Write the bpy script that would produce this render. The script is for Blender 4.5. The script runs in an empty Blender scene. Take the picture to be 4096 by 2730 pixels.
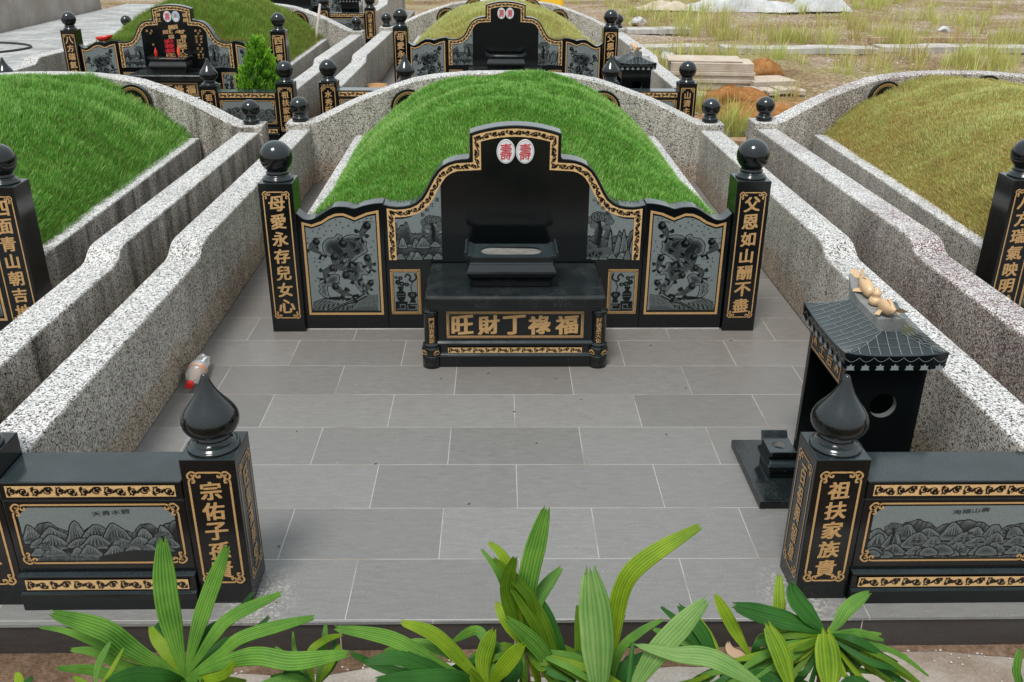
import bpy, math, random
import numpy as np
from mathutils import Matrix, Vector
R = math.radians
PI = math.pi
sc = bpy.context.scene
COL = sc.collection

# ---------------------------------------------------------------- camera
cam_d = bpy.data.cameras.new("camera"); cam = bpy.data.objects.new("camera", cam_d); COL.objects.link(cam)
cam_d.lens = 32.65; cam_d.sensor_width = 36.0; cam_d.clip_start = 0.05; cam_d.clip_end = 400
_w = Vector((0.02107, 0.90999, -0.41409)).normalized()
_r = Vector((0.99969, -0.0203, 0.0068)); _r = (_r - _w * _r.dot(_w)).normalized()
_u = _r.cross(_w)
cam.matrix_world = Matrix(((_r.x, _u.x, -_w.x, -0.126), (_r.y, _u.y, -_w.y, -4.96), (_r.z, _u.z, -_w.z, 2.179), (0, 0, 0, 1)))
sc.camera = cam
# ---------------------------------------------------------------- sky, sun, exposure
SUN_EL, SUN_AZ = 64.0, 205.0          # azimuth clockwise from +Y: the sun stands behind the camera, to the left
wd = bpy.data.worlds.new("World"); sc.world = wd; wd.use_nodes = True
wn = wd.node_tree.nodes; wl = wd.node_tree.links
sky = wn.new('ShaderNodeTexSky'); sky.sky_type = 'NISHITA'; sky.sun_disc = False
sky.sun_elevation = R(SUN_EL); sky.sun_rotation = R(SUN_AZ); sky.air_density = 1.6; sky.dust_density = 1.2
hsv = wn.new('ShaderNodeHueSaturation'); hsv.inputs['Saturation'].default_value = 0.22
wl.new(sky.outputs[0], hsv.inputs['Color']); 
# thin bright overcast over the blue: evens out the dark zenith of the clear sky
ov = wn.new('ShaderNodeMix'); ov.data_type = 'RGBA'; ov.inputs[0].default_value = 0.58; ov.inputs[7].default_value = (7.3, 8.0, 8.25, 1)
wl.new(hsv.outputs[0], ov.inputs[6]); wl.new(ov.outputs[2], wn['Background'].inputs[0])
wn['Background'].inputs[1].default_value = 0.115
sl = bpy.data.lights.new("sun", 'SUN'); sl.energy = 2.5; sl.angle = R(16); sl.color = (1.0, 0.965, 0.9)
so = bpy.data.objects.new("sun", sl); COL.objects.link(so)
_d = Vector((math.sin(R(SUN_AZ)) * math.cos(R(SUN_EL)), math.cos(R(SUN_AZ)) * math.cos(R(SUN_EL)), math.sin(R(SUN_EL))))
so.rotation_euler = _d.to_track_quat('Z', 'Y').to_euler(); so.location = _d * 20
sc.view_settings.view_transform = 'Standard'; sc.view_settings.look = 'None'
sc.view_settings.gamma = 1; sc.view_settings.exposure = 0.32
sc.render.engine = 'CYCLES'
sc.cycles.max_bounces = 6; sc.cycles.transparent_max_bounces = 6

# ---------------------------------------------------------------- materials
MATS = {}
def newmat(name, col=(0.5, 0.5, 0.5), rough=0.5, spec=0.5, metal=0.0):
    m = bpy.data.materials.new(name); m.use_nodes = True
    b = m.node_tree.nodes['Principled BSDF']
    b.inputs['Base Color'].default_value = (*col, 1); b.inputs['Roughness'].default_value = rough
    b.inputs['Metallic'].default_value = metal; b.inputs['Specular IOR Level'].default_value = spec
    MATS[name] = m
    return m, m.node_tree.nodes, m.node_tree.links, b
def ND(n, t, **kw):
    x = n.new('ShaderNode' + t)
    for k, v in kw.items(): setattr(x, k, v)
    return x
def obj_co(n): return ND(n, 'TexCoord').outputs['Object']
def geo_co(n): return ND(n, 'NewGeometry').outputs['Position']
def noise(n, l, co, scale, detail=3, rough=0.55, dist=0.0):
    x = ND(n, 'TexNoise'); x.inputs['Scale'].default_value = scale; x.inputs['Detail'].default_value = detail
    x.inputs['Roughness'].default_value = rough; x.inputs['Distortion'].default_value = dist
    if co is not None: l.new(co, x.inputs['Vector'])
    return x.outputs[0]
def ramp(n, l, fac, stops, interp='LINEAR'):
    x = ND(n, 'ValToRGB'); x.color_ramp.interpolation = interp
    e = x.color_ramp.elements
    while len(e) < len(stops): e.new(0.5)
    for i, (p, c) in enumerate(stops):
        e[i].position = p; e[i].color = (*c, 1) if len(c) == 3 else c
    l.new(fac, x.inputs[0]); return x.outputs[0]
def mixc(n, l, fac, a, b, mode='MIX'):
    x = ND(n, 'Mix', data_type='RGBA', blend_type=mode)
    for s, v in ((x.inputs[0], fac), (x.inputs[6], a), (x.inputs[7], b)):
        if isinstance(v, (int, float)): s.default_value = v
        elif isinstance(v, tuple): s.default_value = (*v, 1)
        else: l.new(v, s)
    return x.outputs[2]
def math_(n, l, op, a, b=None, clamp=False):
    x = ND(n, 'Math', operation=op, use_clamp=clamp)
    for s, v in ((x.inputs[0], a), (x.inputs[1], b)):
        if v is None: continue
        if isinstance(v, (int, float)): s.default_value = v
        else: l.new(v, s)
    return x.outputs[0]
def mapping(n, l, co, loc=(0, 0, 0), rot=(0, 0, 0), scale=(1, 1, 1)):
    x = ND(n, 'Mapping'); x.inputs[1].default_value = loc; x.inputs[2].default_value = rot; x.inputs[3].default_value = scale
    l.new(co, x.inputs[0]); return x.outputs[0]
def bump(n, l, b, h, strength=0.2, dist=0.01):
    x = ND(n, 'Bump'); x.inputs['Strength'].default_value = strength; x.inputs['Distance'].default_value = dist
    l.new(h, x.inputs['Height']); l.new(x.outputs[0], b.inputs['Normal'])
def sep(n, l, co):
    x = ND(n, 'SeparateXYZ'); l.new(co, x.inputs[0]); return x.outputs

# polished black granite, and a dusty water-marked one for tops that collect dirt
def granite(name, dusty=0.0):
    m, n, l, b = newmat(name, (0.006, 0.008, 0.009), 0.12, 0.5)
    co = geo_co(n)
    f = noise(n, l, co, 420, 1)
    c = ramp(n, l, f, [(0.35, (0.0015, 0.002, 0.0023)), (0.6, (0.004, 0.0055, 0.006)), (0.8, (0.013, 0.017, 0.019))])
    big = noise(n, l, co, 9, 4, 0.6)
    # film: a patchy greyish teal tint, stronger the more a face points up
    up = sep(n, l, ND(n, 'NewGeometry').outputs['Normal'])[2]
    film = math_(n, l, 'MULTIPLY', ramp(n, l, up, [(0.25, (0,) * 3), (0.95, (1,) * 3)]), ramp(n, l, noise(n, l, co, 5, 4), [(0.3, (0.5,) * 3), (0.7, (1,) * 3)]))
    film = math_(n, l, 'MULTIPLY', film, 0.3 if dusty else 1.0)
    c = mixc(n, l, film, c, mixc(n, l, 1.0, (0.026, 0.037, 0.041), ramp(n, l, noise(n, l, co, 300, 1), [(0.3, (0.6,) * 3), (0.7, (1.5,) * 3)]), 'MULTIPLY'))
    if dusty:
        d = ramp(n, l, big, [(0.48, (0, 0, 0)), (0.75, (dusty,) * 3)])
        sp = noise(n, l, co, 130, 2)
        d = mixc(n, l, 1.0, d, ramp(n, l, sp, [(0.45, (0, 0, 0)), (0.7, (1, 1, 1))]), 'MULTIPLY')
        c = mixc(n, l, d, c, (0.2, 0.2, 0.19))
    l.new(c, b.inputs['Base Color'])
    r = ramp(n, l, big, [(0.3, (0.1,) * 3), (0.7, (0.17 + dusty * 0.5,) * 3)])
    l.new(r, b.inputs['Roughness'])
    return m
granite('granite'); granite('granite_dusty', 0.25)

def gold_mat():
    m, n, l, b = newmat('gold', (0.5, 0.31, 0.13), 0.42, 0.5, 0.25)
    co = geo_co(n)
    f = noise(n, l, co, 260, 2)
    l.new(ramp(n, l, f, [(0.3, (0.4, 0.225, 0.085)), (0.7, (0.6, 0.38, 0.175))]), b.inputs['Base Color'])
    bump(n, l, b, f, 0.5, 0.002)
gold_mat()
def etched(name, dark, light, metal_l=0.0, rl=0.6):
    m, n, l, b = newmat(name, spec=0.32)
    a = ND(n, 'Attribute'); a.attribute_name = 'etch'
    co = geo_co(n)
    sp = noise(n, l, co, 330, 2)
    lt = mixc(n, l, 1.0, light, ramp(n, l, sp, [(0.25, (0.62,) * 3), (0.75, (1.3,) * 3)]), 'MULTIPLY')
    l.new(mixc(n, l, a.outputs['Fac'], dark, lt), b.inputs['Base Color'])
    l.new(math_(n, l, 'MULTIPLY_ADD', a.outputs['Fac'], rl - 0.14), b.inputs['Roughness'])
    b.inputs['Roughness'].links[0].from_node.inputs[2].default_value = 0.14
etched('etched_stone', (0.004, 0.0055, 0.006), (0.19, 0.222, 0.222))
etched('gilt_band', (0.008, 0.006, 0.005), (0.56, 0.36, 0.165), 0, 0.42)

def terrazzo(name, stain, streak, red=0.0):
    m, n, l, b = newmat(name, rough=0.85, spec=0.25)
    co = geo_co(n)
    warp = ND(n, 'TexNoise'); warp.inputs['Scale'].default_value = 60; warp.inputs['Detail'].default_value = 1; l.new(co, warp.inputs['Vector'])
    vm = ND(n, 'VectorMath', operation='SCALE'); vm.inputs['Scale'].default_value = 0.02; l.new(warp.outputs[1], vm.inputs[0])
    va = ND(n, 'VectorMath', operation='ADD'); l.new(co, va.inputs[0]); l.new(vm.outputs[0], va.inputs[1])
    vo = ND(n, 'TexVoronoi'); vo.inputs['Scale'].default_value = 185; l.new(va.outputs[0], vo.inputs['Vector'])
    rgb = ND(n, 'SeparateColor'); l.new(vo.outputs['Color'], rgb.inputs[0])
    s = ramp(n, l, rgb.outputs[0], [(0.0, (0.05, 0.047, 0.046)), (0.21, (0.2, 0.195, 0.19)), (0.33, (0.46, 0.455, 0.45)), (0.58, (0.65, 0.65, 0.65))], 'CONSTANT')
    if red:
        rn = noise(n, l, co, 1.3, 2)
        rf = math_(n, l, 'MULTIPLY', ramp(n, l, rn, [(0.42, (0, 0, 0)), (0.62, (1, 1, 1))]), math_(n, l, 'GREATER_THAN', rgb.outputs[1], 0.62))
        s = mixc(n, l, math_(n, l, 'MULTIPLY', rf, red), s, (0.13, 0.035, 0.045))
    # grime: only on the upright faces, in runs of its own shape, with a rusty splash line near the floor
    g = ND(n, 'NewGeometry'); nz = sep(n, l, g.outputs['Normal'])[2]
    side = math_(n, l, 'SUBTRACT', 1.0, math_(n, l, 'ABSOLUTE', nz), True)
    st = noise(n, l, mapping(n, l, co, scale=(7, 7, 0.9)), 1.0, 5, 0.65)
    runs = ramp(n, l, st, [(0.36, (0, 0, 0)), (0.66, (1, 1, 1))])
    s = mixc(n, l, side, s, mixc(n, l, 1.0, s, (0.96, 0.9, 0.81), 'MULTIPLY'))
    k = math_(n, l, 'MULTIPLY', math_(n, l, 'MULTIPLY', runs, side), streak)
    s = mixc(n, l, k, s, mixc(n, l, 1.0, s, (0.27, 0.265, 0.25), 'MULTIPLY'))
    bl = noise(n, l, co, 2.2, 4)
    s = mixc(n, l, 1.0, s, ramp(n, l, bl, [(0.3, (0.84, 0.84, 0.835)), (0.7, (1.06, 1.06, 1.06))]), 'MULTIPLY')
    z = sep(n, l, co)[2]
    low = ramp(n, l, math_(n, l, 'ADD', z, math_(n, l, 'MULTIPLY', noise(n, l, co, 4.5, 4), -0.26)), [(0.0, (1, 1, 1)), (0.1, (0, 0, 0))])
    k2 = math_(n, l, 'MULTIPLY', math_(n, l, 'MULTIPLY', low, side), stain)
    s = mixc(n, l, k2, s, mixc(n, l, 1.0, s, (0.75, 0.55, 0.36), 'MULTIPLY'))
    l.new(s, b.inputs['Base Color'])
    bump(n, l, b, rgb.outputs[0], 0.35, 0.003)
terrazzo('terrazzo', 0.5, 0.36); terrazzo('terrazzo_grimy', 0.5, 1.0); terrazzo('terrazzo_red', 0.5, 0.45, 0.8)

def tile_mat(name, riser=False):
    m, n, l, b = newmat(name, rough=0.42, spec=0.4)
    co = geo_co(n)
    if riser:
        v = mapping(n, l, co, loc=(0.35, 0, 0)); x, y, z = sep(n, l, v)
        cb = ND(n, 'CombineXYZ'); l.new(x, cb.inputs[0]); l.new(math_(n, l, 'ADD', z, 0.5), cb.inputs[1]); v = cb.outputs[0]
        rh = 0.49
    else:
        v = mapping(n, l, co, loc=(1.212 + 12.0, 0.163 + 0.329182 * 40, 0), rot=(0, 0, 0.0075)); rh = 0.329182
    br = ND(n, 'TexBrick'); br.offset = 0.5; br.offset_frequency = 2; br.squash = 1.0
    br.inputs['Scale'].default_value = 1.0; br.inputs['Mortar Size'].default_value = 0.0017; br.inputs['Mortar Smooth'].default_value = 0.1
    br.inputs['Brick Width'].default_value = 0.6; br.inputs['Row Height'].default_value = rh; br.inputs['Bias'].default_value = 0.0
    br.inputs['Color1'].default_value = (0.9, 0.895, 0.89, 1); br.inputs['Color2'].default_value = (1.1, 1.1, 1.1, 1)
    l.new(v, br.inputs['Vector'])
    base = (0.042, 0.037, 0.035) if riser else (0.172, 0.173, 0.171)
    f1 = noise(n, l, mapping(n, l, co, scale=(1, 5, 5)), 14, 5, 0.65, 0.6)
    f2 = noise(n, l, co, 160, 2)
    c = mixc(n, l, 1.0, base, ramp(n, l, f1, [(0.3, (0.86,) * 3), (0.7, (1.12,) * 3)]), 'MULTIPLY')
    c = mixc(n, l, 1.0, c, ramp(n, l, f2, [(0.3, (0.88,) * 3), (0.72, (1.14,) * 3)]), 'MULTIPLY')
    c = mixc(n, l, 1.0, c, br.outputs['Color'], 'MULTIPLY')
    # warm dust towards the tombstone and the walls, in patches
    if not riser:
        d = noise(n, l, co, 1.1, 4, 0.6)
        yy = sep(n, l, co)[1]
        yf = ramp(n, l, math_(n, l, 'MULTIPLY_ADD', yy, 0.42), [(0.25, (0.1,) * 3), (0.95, (0.75,) * 3)])
        yf.node.inputs[0].links[0].from_node.inputs[2].default_value = 0.95
        dd = math_(n, l, 'MULTIPLY', yf, ramp(n, l, d, [(0.3, (0.35,) * 3), (0.65, (1.0,) * 3)]))
        c = mixc(n, l, dd, c, mixc(n, l, 1.0, c, (0.86, 0.74, 0.66), 'MULTIPLY'))
        # lime bloom on the tiles beside the two front posts
        x_, y_, z_ = sep(n, l, co)
        ax = math_(n, l, 'MULTIPLY', math_(n, l, 'SUBTRACT', math_(n, l, 'ABSOLUTE', x_), 0.95), 5.5); ay = math_(n, l, 'MULTIPLY', math_(n, l, 'ADD', y_, 2.36), 4.0)
        rr = math_(n, l, 'SQRT', math_(n, l, 'ADD', math_(n, l, 'MULTIPLY', ax, ax), math_(n, l, 'MULTIPLY', ay, ay)))
        lm = math_(n, l, 'MULTIPLY', ramp(n, l, rr, [(0.1, (1,) * 3), (0.85, (0,) * 3)]), ramp(n, l, noise(n, l, co, 75, 4, 0.6, 1.0), [(0.5, (0,) * 3), (0.6, (0.75,) * 3)]))
        c = mixc(n, l, lm, c, (0.5, 0.48, 0.44))
        sp = noise(n, l, co, 60, 1)
        c = mixc(n, l, ramp(n, l, sp, [(0.79, (0,) * 3), (0.82, (0.5,) * 3)]), c, (0.5, 0.49, 0.46))
    gn = noise(n, l, co, 3.0, 2)
    grout = mixc(n, l, ramp(n, l, gn, [(0.52, (0, 0, 0)), (0.62, (1, 1, 1))]), (0.36, 0.355, 0.34), (0.26, 0.21, 0.16)) if not riser else (0.42, 0.38, 0.34)
    c = mixc(n, l, br.outputs['Fac'], c, grout)
    l.new(c, b.inputs['Base Color'])
    l.new(ramp(n, l, f1, [(0.3, (0.34,) * 3), (0.7, (0.5,) * 3)]), b.inputs['Roughness'])
    bump(n, l, b, math_(n, l, 'SUBTRACT', f2, math_(n, l, 'MULTIPLY', br.outputs['Fac'], 1.2)), 0.12, 0.003)
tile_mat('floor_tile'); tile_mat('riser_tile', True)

def grass_mat(name, cols, trans=0.35):
    m, n, l, b = newmat(name, rough=0.6, spec=0.25)
    a = ND(n, 'Attribute'); a.attribute_name = 'tone'
    c = ramp(n, l, a.outputs['Fac'], cols)
    l.new(c, b.inputs['Base Color'])
    t = ND(n, 'BsdfTranslucent'); l.new(c, t.inputs[0])
    mx = ND(n, 'MixShader'); mx.inputs[0].default_value = trans
    l.new(b.outputs[0], mx.inputs[1]); l.new(t.outputs[0], mx.inputs[2]); l.new(mx.outputs[0], n['Material Output'].inputs[0])
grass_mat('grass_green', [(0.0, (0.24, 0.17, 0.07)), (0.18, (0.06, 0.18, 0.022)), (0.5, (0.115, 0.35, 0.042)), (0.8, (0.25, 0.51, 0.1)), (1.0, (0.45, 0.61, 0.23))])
grass_mat('grass_mixed', [(0.0, (0.3, 0.2, 0.07)), (0.3, (0.2, 0.22, 0.04)), (0.6, (0.14, 0.3, 0.035)), (1.0, (0.36, 0.45, 0.12))])
grass_mat('grass_dry', [(0.0, (0.38, 0.24, 0.1)), (0.22, (0.52, 0.39, 0.15)), (0.45, (0.58, 0.5, 0.2)), (0.68, (0.4, 0.52, 0.13)), (1.0, (0.7, 0.68, 0.34))])
grass_mat('grass_wild', [(0.0, (0.42, 0.3, 0.15)), (0.35, (0.5, 0.45, 0.16)), (0.7, (0.4, 0.48, 0.11)), (1.0, (0.68, 0.64, 0.3))])
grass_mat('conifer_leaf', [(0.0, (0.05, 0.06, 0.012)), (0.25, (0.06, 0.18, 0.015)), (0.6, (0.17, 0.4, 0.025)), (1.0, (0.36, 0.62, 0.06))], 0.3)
def soil_mat(name, c1, c2, c3, scale=6):
    m, n, l, b = newmat(name, rough=0.95, spec=0.1)
    co = geo_co(n)
    f = noise(n, l, co, scale, 6, 0.65)
    g = noise(n, l, co, 70, 3)
    c = ramp(n, l, f, [(0.3, c1), (0.5, c2), (0.7, c3)])
    l.new(mixc(n, l, 1.0, c, ramp(n, l, g, [(0.3, (0.7,) * 3), (0.7, (1.25,) * 3)]), 'MULTIPLY'), b.inputs['Base Color'])
    bump(n, l, b, g, 0.6, 0.02)
soil_mat('turf_green', (0.05, 0.1, 0.015), (0.07, 0.16, 0.02), (0.1, 0.2, 0.03))
soil_mat('turf_dry', (0.12, 0.08, 0.025), (0.18, 0.15, 0.035), (0.2, 0.2, 0.045))
soil_mat('earth_orange', (0.2, 0.085, 0.028), (0.29, 0.13, 0.045), (0.38, 0.2, 0.08), 7)
soil_mat('earth_brown', (0.09, 0.055, 0.035), (0.14, 0.09, 0.06), (0.2, 0.14, 0.1), 5)
def waste_mat():
    m, n, l, b = newmat('waste_soil', rough=0.95, spec=0.1)
    co = geo_co(n)
    f = noise(n, l, mapping(n, l, co, scale=(0.5, 1.0, 1)), 0.7, 6, 0.62, 0.3)
    f2 = noise(n, l, mapping(n, l, co, loc=(9, 3, 0), scale=(0.6, 1.1, 1)), 0.45, 5, 0.6)
    c = ramp(n, l, f, [(0.3, (0.17, 0.11, 0.06)), (0.44, (0.28, 0.2, 0.12)), (0.56, (0.36, 0.28, 0.21)), (0.7, (0.44, 0.38, 0.33))])
    c = mixc(n, l, ramp(n, l, f2, [(0.52, (0, 0, 0)), (0.62, (0.7,) * 3)]), c, (0.3, 0.26, 0.12))
    x, y, z = sep(n, l, co)
    # raw orange earth round the tile stacks beside the walls
    dx = math_(n, l, 'MULTIPLY', math_(n, l, 'SUBTRACT', x, 3.6), 0.5); dy = math_(n, l, 'MULTIPLY', math_(n, l, 'SUBTRACT', y, 7.4), 0.42)
    rr = math_(n, l, 'SQRT', math_(n, l, 'ADD', math_(n, l, 'MULTIPLY', dx, dx), math_(n, l, 'MULTIPLY', dy, dy)))
    rr = math_(n, l, 'ADD', rr, math_(n, l, 'MULTIPLY', noise(n, l, co, 1.6, 4), 0.9))
    c = mixc(n, l, ramp(n, l, rr, [(0.75, (0.85,) * 3), (1.35, (0, 0, 0))]), c, (0.4, 0.2, 0.09))
    v = ND(n, 'TexVoronoi'); v.inputs['Scale'].default_value = 26; l.new(co, v.inputs['Vector'])
    cs = ND(n, 'SeparateColor'); l.new(v.outputs['Color'], cs.inputs[0])
    peb = ramp(n, l, cs.outputs[0], [(0.0, (0.62,) * 3), (0.5, (1.0,) * 3), (0.82, (1.15,) * 3), (0.95, (1.5,) * 3)], 'CONSTANT')
    c = mixc(n, l, 1.0, c, peb, 'MULTIPLY')
    l.new(c, b.inputs['Base Color'])
    bump(n, l, b, noise(n, l, co, 18, 5), 0.9, 0.06)
waste_mat()
def concrete(name, c1, c2, c3, scale=3):
    m, n, l, b = newmat(name, rough=0.85, spec=0.2)
    co = geo_co(n)
    f = noise(n, l, co, scale, 6, 0.65); g = noise(n, l, co, 90, 2)
    c = ramp(n, l, f, [(0.32, c1), (0.5, c2), (0.68, c3)])
    l.new(mixc(n, l, 1.0, c, ramp(n, l, g, [(0.3, (0.88,) * 3), (0.7, (1.1,) * 3)]), 'MULTIPLY'), b.inputs['Base Color'])
    bump(n, l, b, g, 0.3, 0.005)
concrete('path_concrete', (0.2, 0.155, 0.12), (0.33, 0.3, 0.27), (0.42, 0.4, 0.375), 2.2)
concrete('pale_concrete', (0.27, 0.25, 0.22), (0.4, 0.38, 0.36), (0.48, 0.47, 0.45))
concrete('beige_granite', (0.25, 0.21, 0.18), (0.3, 0.265, 0.235), (0.37, 0.345, 0.32), 1.2)
concrete('rough_stone', (0.15, 0.155, 0.155), (0.2, 0.205, 0.2), (0.26, 0.265, 0.26), 9)
concrete('ash', (0.1, 0.098, 0.09), (0.15, 0.147, 0.137), (0.2, 0.197, 0.185), 14)
concrete('pale_tile', (0.38, 0.3, 0.23), (0.46, 0.39, 0.32), (0.52, 0.46, 0.4), 4)
concrete('old_wood', (0.2, 0.12, 0.07), (0.32, 0.22, 0.14), (0.42, 0.32, 0.23), 7)
concrete('pole_wood', (0.36, 0.31, 0.27), (0.42, 0.37, 0.33), (0.47, 0.42, 0.38), 9)
concrete('plastic_white', (0.38, 0.39, 0.4), (0.46, 0.47, 0.48), (0.54, 0.55, 0.56), 3)
def paver_mat():
    m, n, l, b = newmat('grey_pavers', rough=0.85, spec=0.2)
    co = geo_co(n)
    br = ND(n, 'TexBrick'); br.inputs['Scale'].default_value = 1; br.inputs['Brick Width'].default_value = 0.42; br.inputs['Row Height'].default_value = 0.2
    br.inputs['Mortar Size'].default_value = 0.006; br.inputs['Color1'].default_value = (0.27, 0.28, 0.285, 1); br.inputs['Color2'].default_value = (0.4, 0.41, 0.415, 1)
    br.inputs['Mortar'].default_value = (0.15, 0.145, 0.14, 1); l.new(mapping(n, l, co, loc=(20, 20, 0)), br.inputs['Vector'])
    f = noise(n, l, co, 1.3, 5)
    l.new(mixc(n, l, 1.0, br.outputs['Color'], ramp(n, l, f, [(0.3, (0.78, 0.76, 0.72)), (0.65, (1.1,) * 3)]), 'MULTIPLY'), b.inputs['Base Color'])
paver_mat()
newmat('white_enamel', (0.62, 0.62, 0.63), 0.15); newmat('red_paint', (0.5, 0.01, 0.018), 0.45); newmat('grey_line', (0.17, 0.2, 0.205), 0.6)
newmat('red_lacquer', (0.55, 0.015, 0.01), 0.3); newmat('candle_wax', (0.68, 0.1, 0.04), 0.4); newmat('black_rubber', (0.02, 0.02, 0.02), 0.6)
newmat('carp_gold', (0.56, 0.38, 0.22), 0.42, 0.5, 0.15); newmat('yellow_plastic', (0.8, 0.48, 0.02), 0.45); newmat('hole_stone', (0.09, 0.095, 0.09), 0.7); newmat('rim_steel', (0.6, 0.58, 0.52), 0.25, 0.5, 0.8)
newmat('dark_inside', (0.004, 0.004, 0.004), 0.7); newmat('label_orange', (0.6, 0.3, 0.17), 0.35); newmat('label_white', (0.75, 0.75, 0.75), 0.35); newmat('label_blue', (0.02, 0.16, 0.42), 0.35)
newmat('dead_leaf', (0.36, 0.24, 0.16), 0.8); newmat('wicker', (0.4, 0.22, 0.09), 0.7); newmat('trunk_bark', (0.09, 0.055, 0.03), 0.9); newmat('etched_black', (0.004, 0.005, 0.005), 0.2, 0.3)
newmat('portrait_blue', (0.28, 0.4, 0.5), 0.5); newmat('portrait_skin', (0.34, 0.19, 0.12), 0.6); newmat('portrait_shirt', (0.55, 0.57, 0.57), 0.6)
m, n, l, b = newmat('clear_plastic', (0.86, 0.9, 0.88), 0.12)
b.inputs['Transmission Weight'].default_value = 0.75; b.inputs['IOR'].default_value = 1.2
def leaf_mat(name, dark, light, trans=0.3):
    m, n, l, b = newmat(name, rough=0.5, spec=0.28)
    a = ND(n, 'Attribute'); a.attribute_name = 'across'; t = ND(n, 'Attribute'); t.attribute_name = 'along'
    w = math_(n, l, 'SINE', math_(n, l, 'MULTIPLY', a.outputs['Fac'], 42.0))
    w = math_(n, l, 'MULTIPLY_ADD', w, 0.5); w.node.inputs[2].default_value = 0.5
    f = noise(n, l, geo_co(n), 9, 4)
    k = math_(n, l, 'ADD', math_(n, l, 'MULTIPLY', w, 0.42), math_(n, l, 'MULTIPLY_ADD', f, 1.3), True); k.node.inputs[1].links[0].from_node.inputs[2].default_value = -0.42
    c = mixc(n, l, k, dark, light)
    c = mixc(n, l, ramp(n, l, math_(n, l, 'ADD', t.outputs['Fac'], math_(n, l, 'MULTIPLY', f, 0.06)), [(1.015, (0,) * 3), (1.04, (0.8,) * 3)]), c, (0.25, 0.19, 0.08))
    l.new(c, b.inputs['Base Color'])
    bump(n, l, b, w, 0.35, 0.002)
    tr = ND(n, 'BsdfTranslucent'); l.new(c, tr.inputs[0])
    mx = ND(n, 'MixShader'); mx.inputs[0].default_value = trans
    l.new(b.outputs[0], mx.inputs[1]); l.new(tr.outputs[0], mx.inputs[2]); l.new(mx.outputs[0], n['Material Output'].inputs[0])
leaf_mat('palm_green', (0.022, 0.115, 0.01), (0.2, 0.4, 0.055), .36); leaf_mat('palm_dark', (0.01, 0.06, 0.008), (0.04, 0.16, 0.018)); leaf_mat('palm_lime', (0.07, 0.17, 0.005), (0.31, 0.43, 0.022), .36); leaf_mat('palm_mid', (0.04, 0.12, 0.005), (0.14, 0.24, 0.012)); leaf_mat('palm_pale', (0.06, 0.2, 0.03), (0.27, 0.4, 0.13))

# ---------------------------------------------------------------- mesh helpers
class MB:
    def __init__(s): s.v = []; s.f = []
    def add(s, vs, fs):
        o = len(s.v); s.v += [tuple(p) for p in vs]; s.f += [tuple(i + o for i in f) for f in fs]; return s
    def box(s, x0, x1, y0, y1, z0, z1):
        return s.add([(x0, y0, z0), (x1, y0, z0), (x1, y1, z0), (x0, y1, z0), (x0, y0, z1), (x1, y0, z1), (x1, y1, z1), (x0, y1, z1)],
                     [(3, 2, 1, 0), (4, 5, 6, 7), (0, 1, 5, 4), (1, 2, 6, 5), (2, 3, 7, 6), (3, 0, 4, 7)])
    def prism(s, pts, y0, y1):                     # outline (x, z), anticlockwise seen from -Y
        n = len(pts)
        return s.add([(x, y0, z) for x, z in pts] + [(x, y1, z) for x, z in pts],
                     [tuple(range(n)), tuple(range(2 * n - 1, n - 1, -1))] + [(i, i + n, (i + 1) % n + n, (i + 1) % n) for i in range(n)])
    def lathe(s, prof, cx=0, cy=0, z0=0, seg=32, caps=True):
        vs = []; fs = []
        for r, z in prof:
            for k in range(seg):
                a = 2 * PI * k / seg; vs.append((cx + r * math.cos(a), cy + r * math.sin(a), z0 + z))
        for i in range(len(prof) - 1):
            for k in range(seg):
                k2 = (k + 1) % seg; fs.append((i * seg + k, i * seg + k2, (i + 1) * seg + k2, (i + 1) * seg + k))
        if caps: fs.append(tuple(range(seg - 1, -1, -1))); fs.append(tuple(range((len(prof) - 1) * seg, len(prof) * seg)))
        return s.add(vs, fs)
    def rings(s, rings, cap0=True, cap1=True):      # list of rings of equal length
        n = len(rings[0]); vs = [p for r in rings for p in r]; fs = []
        for i in range(len(rings) - 1):
            for k in range(n):
                k2 = (k + 1) % n; fs.append((i * n + k, i * n + k2, (i + 1) * n + k2, (i + 1) * n + k))
        if cap0: fs.append(tuple(range(n - 1, -1, -1)))
        if cap1: fs.append(tuple(range((len(rings) - 1) * n, len(rings) * n)))
        return s.add(vs, fs)
    def tube(s, path, rad, seg=8):
        P = [Vector(p) for p in path]; R_ = rad if isinstance(rad, (list, tuple)) else [rad] * len(P); rg = []
        up = Vector((0, 0, 1)); t0 = (P[1] - P[0]).normalized()
        if abs(t0.dot(up)) > 0.9: up = Vector((1, 0, 0))
        for i, p in enumerate(P):
            t = (P[min(i + 1, len(P) - 1)] - P[max(i - 1, 0)]).normalized(); a = t.cross(up).normalized(); c = a.cross(t)
            up = c
            rg.append([tuple(p + (a * math.cos(2 * PI * k / seg) + c * math.sin(2 * PI * k / seg)) * R_[i]) for k in range(seg)])
        return s.rings(rg)
    def ellipsoid(s, c, rx, ry, rz, seg=20, st=10):
        return s.add([], []) if False else s.rings([[(c[0] + rx * math.sin(PI * (i + .02) / (st + .04)) * math.cos(2 * PI * k / seg), c[1] + ry * math.sin(PI * (i + .02) / (st + .04)) * math.sin(2 * PI * k / seg), c[2] - rz * math.cos(PI * (i + .02) / (st + .04))) for k in range(seg)] for i in range(st + 1)])
CACHE = {}
def to_mesh(key, mb, mat, smooth=False):
    me = bpy.data.meshes.new(key); me.from_pydata(mb.v, [], mb.f); me.update()
    me.materials.append(MATS[mat])
    if smooth: me.shade_smooth()
    return me
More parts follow.
